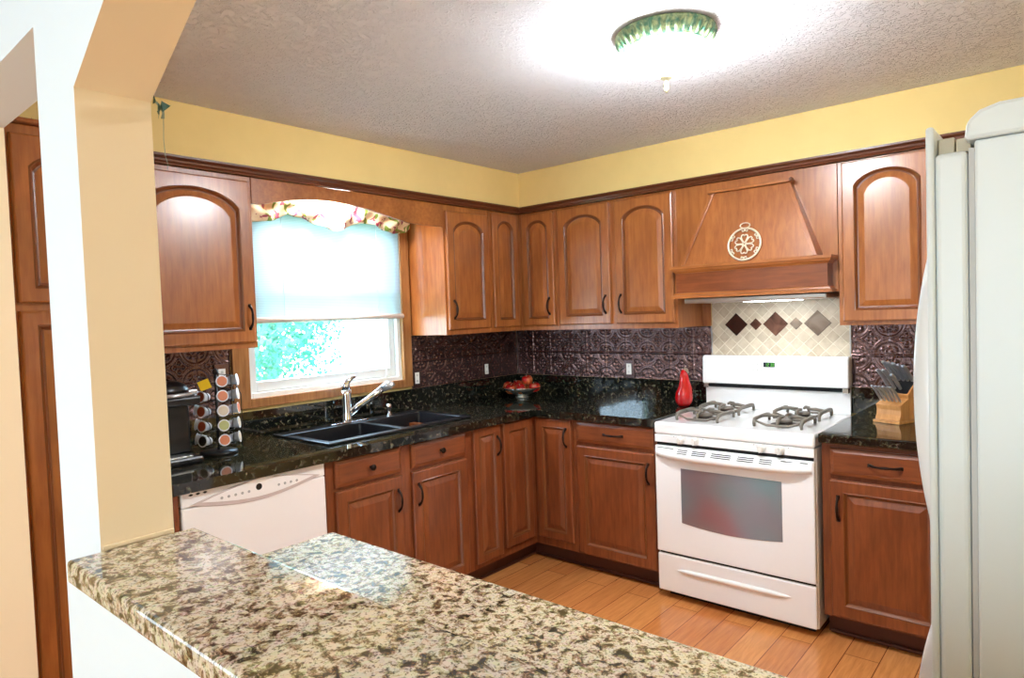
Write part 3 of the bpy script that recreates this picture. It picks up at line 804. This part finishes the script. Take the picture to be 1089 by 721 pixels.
lc = on_console(MB(), .343, .402, 1.127, 1.152, e1=.0018).build('clock_display', M['lcd'], con)
mb = MB()
for k, ch in enumerate('1230'):
    x = .353 + k * .0115 + (.004 if k > 1 else 0)
    seg = {'1': 'bc', '2': 'abged', '3': 'abgcd', '0': 'abcdef'}[ch]
    sg_ = dict(a=(0, .007, .0145, .0162), b=(.0054, .007, .0078, .0162), c=(.0054, .007, 0, .0085), d=(0, .007, 0, .0017), e=(0, .0016, 0, .0085), f=(0, .0016, .0078, .0162), g=(0, .007, .0073, .009))
    for s_ in seg:
        a, b, c_, d_ = sg_[s_]; on_console(mb, x + a, x + b, 1.1315 + c_, 1.1315 + d_, e1=.0022)
mb.build('clock_digits', M['lcd_green'], lc)
for x in (.285, .307, .325, .418, .440, .465):
    for z in (1.108, 1.138): on_console(MB(), x, x + .009, z, z + .006).build('touch_button', M['pale_line'], con)
for z in (1.12, 1.146): on_console(MB(), .205, .210, z, z + .004).build('indicator', M['pale_line'], con)
tx = bpy.data.curves.new('brand_lettering', 'FONT'); tx.body = 'Frigidaire'; tx.size = .019; tx.extrude = .0003
tt_ = bpy.data.objects.new('tmp_text', tx); to = bpy.data.objects.new('brand_lettering', bpy.data.meshes.new_from_object(tt_)); bpy.data.objects.remove(tt_); C.objects.link(to); to.parent = con; to.location = (.318, yc(1.062) - .0006, 1.060); to.rotation_euler = (PI / 2 + .0, 0, 0)
to.data.materials.clear(); to.data.materials.append(M['pale_line'])
# control strip
MB().box(.002, SW - .002, -.668, -.6455, .792, .8305).build('control_strip', W_, t, bevel=0.003)
for kx in (.142, .218, .532, .612):
    kb = MB().lathe([(.021, 0), (.020, .006), (.015, .010), (.013, .024), (.010, .027)], n=24).build('burner_knob', M['white_plastic'], t, loc=(kx, -.6685, .812), rot=(PI / 2, 0, 0))
    MB().box(-.0035, .0035, -.0155, .0155, .022, .031).build('grip', M['white_plastic'], kb, bevel=.0015)
for kx in (.105, .255, .497, .648): MB().box(kx, kx + .003, -.6690, -.6682, .824, .827).build('knob_mark', M['slot'], t)
# oven door
od = MB().box(.003, SW - .003, -.672, -.6465, .240, .776).build('oven_door', W_, t, bevel=0.006, seg=3)
MB().box(.010, SW - .010, -.660, -.6465, .7765, .7915).build('door_gap', M['slot'], t)
# window with curved bottom
pl = [(.140, .672), (.140, .402)]
for k in range(1, 12):
    u = k / 12; pl.append((.140 + .478 * u, .402 - .018 * math.sin(PI * u)))
pl += [(.618, .402), (.618, .672)]
mb = MB(); mb.prism(pl, -.6745, -.6722, 'y'); o = mb.build('oven_window', M['oven_glass'], od, bevel=0.001); recalc(o)
# bowed handle band with vents
P = []
def hdep(x):
    u = (x - SW / 2) / (SW / 2 - .012)
    return .032 * (1 - abs(u) ** 6) + .004
for k in range(33):
    u = -1 + k / 16; x = SW / 2 + u * (SW / 2 - .012); dep = hdep(x)
    zb = .722 - .010 * (1 - u * u)
    P.append([(x, -.6722, .770), (x, -.6722 - dep * .3, .768), (x, -.6722 - dep, .744), (x, -.6722 - dep * 1.12, .738), (x, -.6722 - dep * .95, zb), (x, -.6722 - dep * .5, zb + .001), (x, -.6722, .734)])
mb = MB(); mb.grid(P); hd = mb.build('oven_handle', W_, od); recalc(hd)
for (x0, x1, nn) in ((.135, .185, 3), (.21, .28, 3), (.305, .40, 3), (.43, .505, 3), (.53, .585, 3), (.02, .11, 1), (.62, .73, 1)):
    mb = MB()
    for j in range(nn):
        f0 = (.10 + .30 * j) if nn == 3 else .02
        q = []
        for x in (x0, x1):
            d_ = hdep(x)
            for ff in (f0, f0 + .13):
                q.append((x, -.6722 - d_ * (.3 + .7 * ff) - .0006, .768 - .024 * ff + .0006))
        mb.add([q[0], q[2], q[3], q[1]], [(0, 1, 2, 3)])
    o = mb.build('vent_slits', M['slot'], od); o.modifiers.new('s', 'SOLIDIFY').thickness = .0006
# drawer
dr = MB().box(.003, SW - .003, -.668, -.6465, .040, .228).build('storage_drawer', W_, t, bevel=0.006, seg=3)
MB().box(.010, SW - .010, -.655, -.6465, .2285, .2395).build('drawer_gap', M['slot'], t)
P = []
for k in range(21):
    u = -1 + k / 10; x = SW / 2 + u * .275; q = math.sqrt(max(0, 1 - abs(u) ** 6))
    P.append([(x, -.6682, .158 + .012 * q), (x, -.6682 - .009 * q, .158 + .008 * q), (x, -.6682 - .012 * q, .158), (x, -.6682 - .007 * q, .158 - .010 * q), (x, -.6682, .158 - .014 * q)])
mb = MB(); mb.grid(P); o = mb.build('drawer_grip', W_, dr); recalc(o)

# ------------------------------------------------------------------ dishwasher
t = thing('dishwasher', 'off-white built-in dishwasher left of the sink cabinet', 'dishwasher', (0, -2.680, 0), R90)
B_ = M['bisque']
MB().box(.004, .612, -.60, -.02, .02, .856).build('tub', M['black_matt'], t)
dd = MB().box(.006, .604, -.638, -.6005, .11, .800).build('door', B_, t, bevel=0.005)
MB().box(.010, .600, -.59, -.5, .0005, .10).build('toe_panel', M['black_matt'], t)
cp = MB().box(.006, .604, -.636, -.6005, .802, .857).build('control_panel', B_, t, bevel=0.004)
# lens-shaped control area spanning panel and door
def lens(mb, x0, x1, zc0, zc1, up, dn, y0, y1, n=24):
    pts = []
    for k in range(n + 1):
        u = k / n; pts.append((x0 + (x1 - x0) * u, zc0 + (zc1 - zc0) * u - dn * math.sin(PI * u)))
    for k in range(n - 1, 0, -1):
        u = k / n; pts.append((x0 + (x1 - x0) * u, zc0 + (zc1 - zc0) * u + up * math.sin(PI * u)))
    return mb.prism(pts, y0, y1, 'y')
mb = MB(); lens(mb, .03, .58, .808, .812, .042, .040, -.6415, -.630); o = mb.build('panel_rim', M['bisque_shade'], t, bevel=.0015); recalc(o)
mb = MB(); lens(mb, .075, .545, .812, .816, .034, .030, -.6435, -.6417); fp = mb.build('button_panel', B_, t, bevel=.0007); recalc(fp)
for bx in [0.150 + .027 * k for k in range(5)] + [0.385 + .027 * k for k in range(4)]:
    MB().lathe([(.0055, 0), (.005, .001)], n=12).build('button', M['grey_btn'], fp, loc=(bx, -.6437, .812), rot=(PI / 2, 0, 0))
MB().lathe([(.013, 0), (.012, .0012)], n=20).build('status_light', M['black'], fp, loc=(.300, -.6437, .822), rot=(PI / 2, 0, 0))
mb = MB(); lens(mb, .245, .365, .850, .851, .006, .008, -.648, -.6363); o = mb.build('latch', B_, t, bevel=.001); recalc(o)
for k in range(3):
    mb = MB(); lens(mb, .030 + .026 * k, .048 + .026 * k, .846, .846, .004, .004, -.6372, -.6362, 8)
    o = mb.build('vent_hole', M['slot'], cp); recalc(o)

# ------------------------------------------------------------------ sink, faucet, dispenser
t = thing('double_sink', 'black drop-in double-bowl sink in the granite below the window', 'sink')
x0, x1, y0, y1 = SX0 - .015, SX1 + .012, SY0 - .015, SY1 + .015
ix0, ix1 = .155, .490; ym = -1.500
mb = MB(); zr = .9005; zt = .911
mb.box(x0, ix0, y0, y1, zr, zt).box(ix1, x1, y0, y1, zr, zt).box(ix0, ix1, y0, y0 + .04, zr, zt).box(ix0, ix1, y1 - .04, y1, zr, zt).box(ix0, ix1, ym - .018, ym + .018, zr - .02, zt - .003)
mb.build('rim', M['sink'], t, bevel=0.004)
for (a, b) in ((y0 + .04, ym - .018), (ym + .018, y1 - .04)):
    mb = MB(); zb = .72; i = .02
    T = [(ix0, a, zr + .004), (ix1, a, zr + .004), (ix1, b, zr + .004), (ix0, b, zr + .004)]
    Bq = [(ix0 + i, a + i, zb), (ix1 - i, a + i, zb), (ix1 - i, b - i, zb), (ix0 + i, b - i, zb)]
    mb.add(T + Bq, [(4, 5, 6, 7), (0, 4, 7, 3), (1, 5, 4, 0), (2, 6, 5, 1), (3, 7, 6, 2)])
    bo = mb.build('basin', M['sink'], t, bevel=0.012)
    MB().lathe([(.04, 0), (.038, .003), (.02, .001)], n=20).build('drain', M['steel'], bo, loc=((ix0 + ix1) / 2, (a + b) / 2, zb + .001))
t = thing('faucet', 'chrome pull-out faucet behind the sink in front of the window', 'faucet', (.105, -1.565, .9115), 0)
mb = MB(); mb.prism([(-.03, -.12), (.03, -.12), (.034, -.10), (.034, .10), (.03, .12), (-.03, .12), (-.034, .10), (-.034, -.10)], 0, .008); mb.build('base_plate', M['chrome'], t, bevel=.003)
MB().lathe([(.030, .008), (.026, .02), (.024, .06), (.025, .12), (.027, .150), (.026, .175)], n=24).build('body', M['chrome'], t)
# lever handle
mb = MB(); mb.tube([(0, 0, .172), (.002, -.004, .200), (.006, .004, .222), (.014, .026, .238), (.020, .048, .243)], [.026, .025, .020, .014, .007], 14, flat=1.0); mb.build('lever', M['chrome'], t)
# pull-out spout rising towards the right basin
mb = MB(); mb.tube([(.01, .012, .05), (.035, .05, .085), (.075, .10, .125), (.115, .155, .172)], [.020, .0165, .0165, .019], 14); mb.build('spout', M['chrome'], t)
mb = MB(); mb.tube([(.115, .155, .172), (.130, .178, .188), (.142, .192, .184), (.146, .197, .176)], [.021, .024, .024, .021], 14); sp = mb.build('spray_head', M['silver_plastic'], t)
t = thing('air_gap_cap', 'small chrome sink air gap cap right of the faucet', 'sink fitting', (.100, -1.275, .9115))
MB().lathe([(.020, 0), (.019, .004), (.011, .010), (.010, .035), (.018, .042), (.019, .055), (.012, .064), (.004, .066)], n=20).build('cap', M['chrome'], t)

# ------------------------------------------------------------------ window dressing
t = thing('window_blind', 'white sheer pull-down blind covering the upper window', 'blind')
MB().box(.0245, .0275, -2.030, -1.095, 1.485, 2.085).build('shade_cloth', M['blind'], t)
mb = MB(); mb.tube([(.036, -2.045, 1.470), (.036, -1.09, 1.470)], .015, 12); mb.build('bottom_rail', M['vinyl'], t)
mb = MB()
for y in (-1.86, -1.26): mb.tube([(.0305, y, 1.475), (.0305, y, 2.08)], .0012, 6)
mb.build('lift_cord', M['white_plastic'], t)
mb = MB()
mb.tube([(.045, -1.23, 1.47), (.045, -1.225, 1.2), (.045, -1.235, 1.16)], .0012, 6); mb.lathe([(.004, 0), (.008, .02), (.004, .045)], (.045, -1.235, 1.118), 10); mb.build('pull_cord', M['white_plastic'], t)
# floral valance, swagged
def ztop(y): return 2.088
ZB = [(-2.135, 1.945), (-2.02, 1.945), (-1.93, 1.955), (-1.86, 1.992), (-1.76, 1.980), (-1.65, 1.950), (-1.57, 1.928), (-1.53, 1.936), (-1.45, 1.972), (-1.39, 1.985), (-1.32, 1.985), (-1.24, 1.957), (-1.16, 1.945), (-1.08, 1.955), (-1.045, 1.98)]
def zbot(u):
    y = -2.135 + u * 1.09
    return float(np.interp(y, [q[0] for q in ZB], [q[1] for q in ZB]))
P = []
NY = 90
for i in range(NY + 1):
    u = i / NY; y = -2.135 + u * 1.09
    row = []
    zb = zbot(u)
    for j in range(15):
        v_ = j / 14; z = 2.088 + (zb - 2.088) * v_
        x = .075 + .018 * math.sin(v_ * PI) + .007 * math.sin(u * 62 + v_ * 5) * (0.3 + v_) + .008 * math.sin(v_ * 11 + math.cos(4 * PI * u) * 3)
        row.append((x, y, z))
    P.append(row)
mb = MB(); mb.grid(P); vo_ = mb.build('fabric_valance', M['floral']); recalc(vo_)
sm = vo_.modifiers.new('thick', 'SOLIDIFY'); sm.thickness = .003
tag(vo_, 'swagged floral fabric valance at the top of the kitchen window', 'valance')

# light over the sink
t = thing('recessed_light', 'bright round light in the soffit above the sink behind the board', 'light', (.19, -1.62, ZS - .001))
MB().lathe([(.075, -.006), (.078, -.002), (.078, 0)], n=28).build('trim_ring', M['vinyl'], t)
gm = M['lamp_glass'].copy(); BS(gm).inputs['Emission Strength'].default_value = 30
MB().lathe([(.06, -.009), (.062, -.0065)], n=28).build('lens', gm, t)
ld = bpy.data.lights.new('sink_spot', 'AREA'); ld.shape = 'DISK'; ld.size = .11; ld.energy = SINK_LIGHT; ld.color = (1, .97, .9)
lo = bpy.data.objects.new('sink_spot', ld); C.objects.link(lo); lo.parent = t; lo.location = (0, 0, -.012)

# ------------------------------------------------------------------ ceiling lamp
t = thing('ceiling_lamp', 'flush ceiling lamp with frosted bowl and ornate green ring', 'lamp', (2.033, -1.648, ZC))
mb = MB(); mb.lathe([(.150, -.001), (.160, -.004), (.162, -.012), (.152, -.024), (.140, -.040), (.130, -.052), (.122, -.056), (.118, -.05)], n=56)
mb.build('ornate_ring', M['verdigris'], t)
mb = MB()
for k in range(36):
    a = 2 * PI * k / 36; c, s_ = math.cos(a), math.sin(a)
    mb.tube([(c * .158, s_ * .158, -.012), (c * .150, s_ * .150, -.029), (c * .137, s_ * .137, -.048)], [.004, .0065, .003], 6)
mb.build('leaf_beading', M['verdigris'], t)
MB().lathe([(.121, -.052), (.122, -.062), (.112, -.088), (.085, -.112), (.050, -.128), (.015, -.134)], n=48).build('glass_bowl', M['lamp_glass'], t)
MB().lathe([(.022, -.135), (.024, -.139), (.016, -.147), (.006, -.152), (.005, -.160), (.010, -.165), (.005, -.171), (.009, -.178), (.003, -.192)], n=20).build('finial', mat('antique_brass', srgb(190, 184, 150), .4, .5), t)

# ------------------------------------------------------------------ coffee maker and pod rack
t = thing('coffee_maker', 'black single-cup coffee maker with silver trim, by the pillar', 'coffee maker', (.235, -2.560, .9005), 0)
MB().box(-.13, .13, -.11, .10, 0, .028).build('base', M['black'], t, bevel=.008)
MB().box(-.13, .02, -.11, .10, .0285, .235).build('column', M['black'], t, bevel=.012, seg=3)
mb = MB(); mb.box(-.13, .125, -.112, .102, .235, .275); mb.build('brew_head', M['black'], t, bevel=.012, seg=3)
mb = MB(); mb.tube([(.125 * math.cos(a) * .9 + 0.02, .112 * math.sin(a), .281) for a in [-2.0 + 4.0 * k / 20 for k in range(21)]], .0085, 8); mb.build('silver_handle', M['silver_plastic'], t)
P = []
mb = MB(); mb.lathe([(.105, .276), (.104, .300), (.092, .318), (.060, .330), (.01, .334)], (-.005, -.005, 0), 28); mb.build('lid', M['black'], t)
MB().box(.060, .100, .062, .101, .2760, .2765 + .02).build('silver_latch', M['silver_plastic'], t, bevel=.004)
MB().box(.05, .12, -.06, .06, .0285, .034).build('drip_tray', M['steel'], t, bevel=.001)

RC = Vector((.235, -2.335, .9005))
t = thing('pod_rack', 'round black wire rack of coffee pods beside the coffee maker', 'pod rack', RC)
MB().lathe([(.075, 0), (.078, .004), (.075, .012), (.02, .016)], n=32).build('base', M['black'], t)
mb = MB(); mb.tube([(0, 0, .012), (0, 0, .345)], .006, 10); mb.lathe([(.008, .34), (.014, .35), (.012, .362), (.003, .368)], n=14); mb.build('post', M['black'], t)
mb = MB()
angs = [math.atan2(-3.6881 + 2.335, 3.0495 - .235) + math.radians(q) for q in (-104, -44, 16, 76, 136, 196)]
ZP = [.062 + .0625 * k for k in range(5)]
for z in ZP:
    for a in angs:
        d = Vector((math.cos(a), math.sin(a), 0)); e_ = Vector((-math.sin(a), math.cos(a), 0))
        c0 = d * .068 + Vector((0, 0, z))
        mb.tube([c0 + e_ * .0235 * math.cos(q) + Vector((0, 0, .0235 * math.sin(q))) for q in [2 * PI * k / 14 for k in range(14)]], .0015, 6, True)
        mb.tube([c0 - Vector((0, 0, .0235)), Vector((0, 0, z - .0235))], .0015, 6)
mb.build('wire_rings', M['black'], t)
mb = MB()
a = angs[2] + math.radians(75)
mb.tube([(.094 * math.cos(a), .094 * math.sin(a), .02), (.10 * math.cos(a), .10 * math.sin(a), .1), (.10 * math.cos(a), .10 * math.sin(a), .25), (.06 * math.cos(a), .06 * math.sin(a), .335), (0, 0, .345)], .002, 6)
mb.build('side_wire', M['black'], t)
rown = ['bottom', 'second lowest', 'middle', 'second highest', 'top']
coln = {0: 'far left column', 1: 'left facing column', 2: 'middle facing column', 3: 'right column'}
cols = {1: [4, 1, 1, 1], 2: [0, 3, 2, 0, 0], 3: [2, 2, 0, 2, 1], 0: [1, 0, 1, 2]}
cname = ['orange', 'rust-brown', 'pale', 'olive', 'black']
pod_cup = None
for ci, lst in cols.items():
    a = angs[ci]
    for k, mi in enumerate(lst):
        p = thing('coffee_pod', 'white coffee pod with %s lid, %s row, %s of the pod rack' % (cname[mi], rown[k], coln[ci]), 'coffee pod',
                  (RC.x + .048 * math.cos(a), RC.y + .048 * math.sin(a), RC.z + ZP[k]), 0, 'coffee pods in the wire rack')
        p.rotation_euler = (0, math.radians(82), a)
        if pod_cup is None:
            pod_cup = MB().lathe([(.0145, 0), (.0165, .004), (.0215, .040), (.0250, .0405), (.0250, .0425)], n=24).build('cup', M['pod_white'], p)
        else:
            c = pod_cup.copy(); C.objects.link(c); c.parent = p
        l_ = MB().lathe([(.0205, .0428), (.020, .0434)], n=24).build('lid', PODC[mi], p)
t = MB().box(-.0005, .0005, -.022, .022, -.020, .020)
t = t.build('paper_tag', M['label_yellow'], loc=(.345, -2.435, 1.212), rot=(.35, .05, -.4))
tag(t, 'small yellow paper tag on the side of the coffee maker', 'tag')

# ------------------------------------------------------------------ fruit bowl, apples, vase
t = thing('fruit_bowl', 'small silver bowl of apples in the countertop corner', 'bowl', (.235, -.245, .9005))
mb = MB(); mb.lathe([(.045, 0), (.047, .006), (.030, .012), (.06, .024), (.10, .042), (.135, .066), (.138, .067), (.134, .063), (.098, .038), (.055, .020), (.01, .016)], n=40); mb.build('bowl', M['bowl'], t)
mb = MB(); mb.tube([(.137 * math.cos(q), .137 * math.sin(q), .068) for q in [2 * PI * k / 40 for k in range(40)]], .003, 6, True); mb.build('rim', M['chrome'], t)
ap = None
AP = [((.145, -.275, .972), 'lowest left in the silver bowl, nearest the sink'), ((.205, -.325, .965), 'front left in the silver bowl'), ((.275, -.310, .967), 'front centre in the silver bowl'),
      ((.335, -.235, .972), 'far right in the silver bowl'), ((.165, -.205, .975), 'back left in the silver bowl'), ((.265, -.215, .972), 'back middle in the silver bowl'), ((.290, -.255, 1.020), 'highest, on top of the others')]
for i, (l_, lb) in enumerate(AP):
    if ap is None:
        ap = thing('apple', '', 'apple', l_, 0)
        MB().lathe([(.003, .006), (.012, -.001 + .004), (.026, .006), (.036, .022), (.038, .038), (.033, .053), (.020, .062), (.008, .060), (.002, .054)], (0, 0, -.034), 20).build('flesh', M['apple'], ap)
        MB().tube([(0, 0, .018), (.002, .001, .030), (.006, .002, .036)], [.002, .0015, .002], 6).build('stem', M['bark'], ap)
        a_ = ap
    else:
        a_ = ap.copy(); C.objects.link(a_); a_.location = l_
        for ch in ap.children:
            c = ch.copy(); C.objects.link(c); c.parent = a_
    a_.rotation_euler = (.3 * math.sin(i * 2.1), .35 * math.cos(i * 1.7), i * 1.3)
    a_['label'] = 'red apple ' + lb; a_['group'] = 'apples in the silver bowl'
t = thing('red_vase', 'glossy red gourd-shaped ornament left of the stove', 'ornament', (1.345, -.155, .9005))
prof = [(.018, 0), (.036, .004), (.047, .025), (.050, .050), (.047, .078), (.038, .108), (.030, .135), (.025, .160), (.022, .180), (.014, .197), (.004, .207)]
MB().lathe(prof, n=32, off=lambda z: (.010 * math.sin(z * 14) * (1 if z > .08 else .4), 0)).build('body', M['vase'], t)
mb = MB(); mb.tube([(.004, 0, .200), (.014, 0, .214), (.026, -.003, .206), (.034, -.004, .192)], [.004, .009, .008, .004], 8); mb.build('leafy_tip', M['vase_tip'], t)

# ------------------------------------------------------------------ knife block and knives
kb_a = math.radians(-23)
KB = Vector((2.325, -.235, .9005))
t = thing('knife_block', 'light wooden slanted knife block on the right counter', 'knife block', KB, kb_a)
# local: x = width axis, y = depth (front at -y)
wd = .118
prof1 = [(-.005, 0), (.185, 0), (.185, .020), (.165, .235), (.090, .165 + .0), (.045, .125), (.040, .100), (.010, .100), (.012, .075), (.006, .040), (-.002, .018), (-.005, .012)]
mb = MB(); mb.prism([(p[0], p[1]) for p in [( -.012,0),(.19,0),(.19,.012),(-.012,.012)]], 0, wd + .006, 'x'); o = mb.build('foot', M['block_wood'], t, bevel=.002); recalc(o)
mb = MB(); mb.prism([(.0, .0125), (.070, .0125), (.070, .112), (.006, .082), (.012, .060), (.010, .038), (.002, .020)], .003, wd, 'x'); o = mb.build('front_block', M['block_wood'], t, bevel=.002); recalc(o)
mb = MB(); mb.prism([(.071, .0125), (.185, .0125), (.145, .200), (.060, .128), (.071, .100)], .003, wd, 'x'); o = mb.build('upper_block', M['block_wood'], t, bevel=.002); recalc(o)
# dark slotted faces
def slotface(a, b, x0, x1, name):
    a = Vector((0, a[0], a[1])); b = Vector((0, b[0], b[1])); d = (b - a).normalized(); n = Vector((0, -d.z, d.y))
    mb = MB(); A = a + d * .006 + n * .0004; B = b - d * .006 + n * .0004
    vs_ = [(x0, A.y, A.z), (x1, A.y, A.z), (x1, B.y, B.z), (x0, B.y, B.z)]
    mb.add(vs_ + [(x, y + n.y * .001, z + n.z * .001) for x, y, z in vs_], [(0, 1, 2, 3), (7, 6, 5, 4), (0, 4, 5, 1), (1, 5, 6, 2), (2, 6, 7, 3), (3, 7, 4, 0)])
    o = mb.build(name, M['black'], t); recalc(o)
slotface((.060, .128), (.145, .200), .010, wd - .006, 'slot_face')
MB().box(.045, .080, -.0012, -.0002, .036, .056).build('maker_label', M['label_blue'], t, loc=(0, .0105, 0), rot=(-.08, 0, 0))
Rz = Matrix.Rotation(kb_a, 4, 'Z')
def knife(label, xl, yl, zl, length, r, name='kitchen_knife', tilt=.0):
    # handle axis points up and towards the front (-y)
    d = Vector((tilt, -.64, .77)).normalized()
    base = Rz @ Vector((xl, yl, zl)) + KB
    k = thing(name, label, 'knife', base, kb_a, 'knives in the wooden block')
    pts = [d * (length * u) for u in (0.02, .12, .35, .6, .85, .96, 1.0)]
    rs = [r * .75, r * .95, r * 1.05, r, r * 1.15, r * 1.0, r * .5]
    off = Vector((0, -.77, -.64)) * .006
    pts[4] = pts[4] + off * .3; pts[5] = pts[5] + off; pts[6] = pts[6] + off * 1.6
    MB().tube(pts, rs, 10, flat=.75).build('handle', M['knife'], k)
    MB().tube([d * -.008, d * (length * .03)], [r * .5, r * .9], 8).build('bolster', M['steel'], k)
pos = ['leftmost', 'second from left', 'middle', 'second from right', 'rightmost']
for i in range(5):
    knife('large grey-handled knife, %s of the top row in the block' % pos[i], .016 + i * .021, .124, .188, .125 - .006 * i, .0095)
for i in range(3):
    knife('grey-handled knife, %s of the middle row in the block' % ['left', 'centre', 'right'][i], .018 + i * .026, .082, .152, .125 - .03 * (i == 2), .009)
for i in range(6):
    knife('slim grey steak knife, %s of the lowest row in the block' % (['leftmost', 'second from left', 'third from left', 'third from right', 'second from right', 'rightmost'][i]), .012 + i * .018, .032 , .100, .098, .0062, 'steak_knife')

# ------------------------------------------------------------------ refrigerator
t = thing('refrigerator', 'white refrigerator at the right edge with a bowed door handle', 'refrigerator', (2.920, -2.40, 0))
F_ = mat('textured_white_fridge', srgb(236, 240, 240), .32)
bump(F_, noise(F_, coords(F_), 260, 2), .12, .0008)
D0, D1 = -.062, -.006
MB().box(.003, .70, 0, .86, .03, 1.700).build('body', F_, t, bevel=.004)
MB().box(.02, .68, .02, .84, .0005, .03).build('plinth', M['slot'], t)
mb = MB(); pl = [(-.010, 1.701), (.70, 1.701), (.70, 1.752), (.035, 1.752), (.010, 1.745), (-.006, 1.730)]
mb.prism(pl, -.006, .866, 'y'); o = mb.build('top_cover', F_, t, bevel=.006); recalc(o)
gk = MB().box(-.005, .0025, .006, .854, .09, 1.69).build('door_gasket', mat('gasket_grey', srgb(206, 204, 202), .6), t)
for (z0, z1, nm) in ((.09, 1.688, 'door'),):
    d_ = MB().box(D0 + .012, D1, .003, .857, z0, z1).build(nm, F_, t, bevel=.008, seg=3)
    zt = z1 + (.045 if z1 > 1.5 else 0)
    MB().box(D0, D0 + .0118, .001, .859, z0, zt).build('door_skin', F_, d_, bevel=.005, seg=3)
    # bowed handle
    for za, zb_, out in ((1.070, 1.535, .026), (.46, .915, .030)):
        P = []
        for k in range(25):
            u = -1 + k / 12; z = (za + zb_) / 2 + u * (zb_ - za) / 2; o_ = out * (1 - abs(u) ** 2.2)
            P.append([(D0 - .0003, .020, z), (D0 - o_ * .9 - .0003, .026, z), (D0 - o_ - .0003, .036, z), (D0 - o_ * .9 - .0003, .062, z), (D0 - .0003, .070, z)])
        mb = MB(); mb.grid(P); o = mb.build('handle', M['white_enamel'], d_); recalc(o)
mb = MB(); mb.box(D0 + .014, -.026, .03, .07, 1.6885, 1.716).box(-.024, -.004, .03, .075, 1.7015 - .012, 1.712); mb.build('hinge_cover', mat('beige_hinge', srgb(200, 186, 160), .5), t, bevel=.002)

# ------------------------------------------------------------------ pantry cabinet seen through the doorway
t = thing('pantry_cabinet', 'tall brown pantry cabinet seen through the doorway on the far left', 'cabinet', (0, -3.155, 0), R90)
MB().box(.002, .438, -.59, -.003, .05, 2.098).build('body', M['wood'], t, bevel=.002)
MB().box(.002, .438, -.54, -.02, .0005, .0495).build('toe_kick', M['toe'], t)
MB().box(-.001, .441, -.622, -.36, 2.0985, 2.112).build('crown', M['wood'], t, bevel=.004)
add_door(t, .040, .420, 1.545, 2.065, -.5905, M['wood'], .055, stile=.050)
add_door(t, .040, .420, .075, 1.520, -.5905, M['wood'], stile=.050)
# ivy garlands
def ivy(name, label, cps, n, seed, size=.03, wires=()):
    rnd = random.Random(seed); t = thing(name, label, 'garland', cps[0])
    o0 = Vector(cps[0]); mb = MB(); mb.tube([Vector(p) - o0 for p in cps], .0022, 6)
    for w_ in wires: mb.tube([Vector(p) - o0 for p in w_], .0006, 5)
    mb.build('stem', M['bark'], t); mb = MB()
    for k in range(n):
        f = rnd.random() * (len(cps) - 1); i = min(int(f), len(cps) - 2); c = Vector(cps[i]).lerp(Vector(cps[i + 1]), f - i) - o0
        d = Vector((rnd.gauss(0, 1), rnd.gauss(0, .5), rnd.gauss(-.4, 1))).normalized(); e_ = d.cross(Vector((.2, 1, .1))).normalized(); n_ = d.cross(e_)
        s_ = size * (.6 + .6 * rnd.random())
        mb.add([c, c + d * s_ * .35 + e_ * s_ * .5 + n_ * .003, c + d * s_ * .7 + e_ * s_ * .25, c + d * s_ * 1.2, c + d * s_ * .7 - e_ * s_ * .25, c + d * s_ * .35 - e_ * s_ * .5 + n_ * .003], [(0, 1, 2, 3, 4, 5)])
    mb.build('leaves', M['ivy'], t)
ivy('ivy_vine', 'dark artificial ivy sprig on the kitchen side of the pillar', [(1.772, -3.158, 1.868), (1.780, -3.155, 1.860), (1.785, -3.152, 1.850), (1.780, -3.150, 1.838)], 6, 8, .020,
    wires=([(1.780, -3.150, 1.838), (1.776, -3.15, 1.80), (1.780, -3.15, 1.77), (1.789, -3.15, 1.752), (1.785, -3.15, 1.745)],))
ivy('ivy_garland', 'dark ivy garland lying on top of the pantry cabinet', [(.56, -3.14, 2.124), (.54, -3.02, 2.124), (.56, -2.88, 2.124), (.55, -2.74, 2.124)], 70, 5, .018)
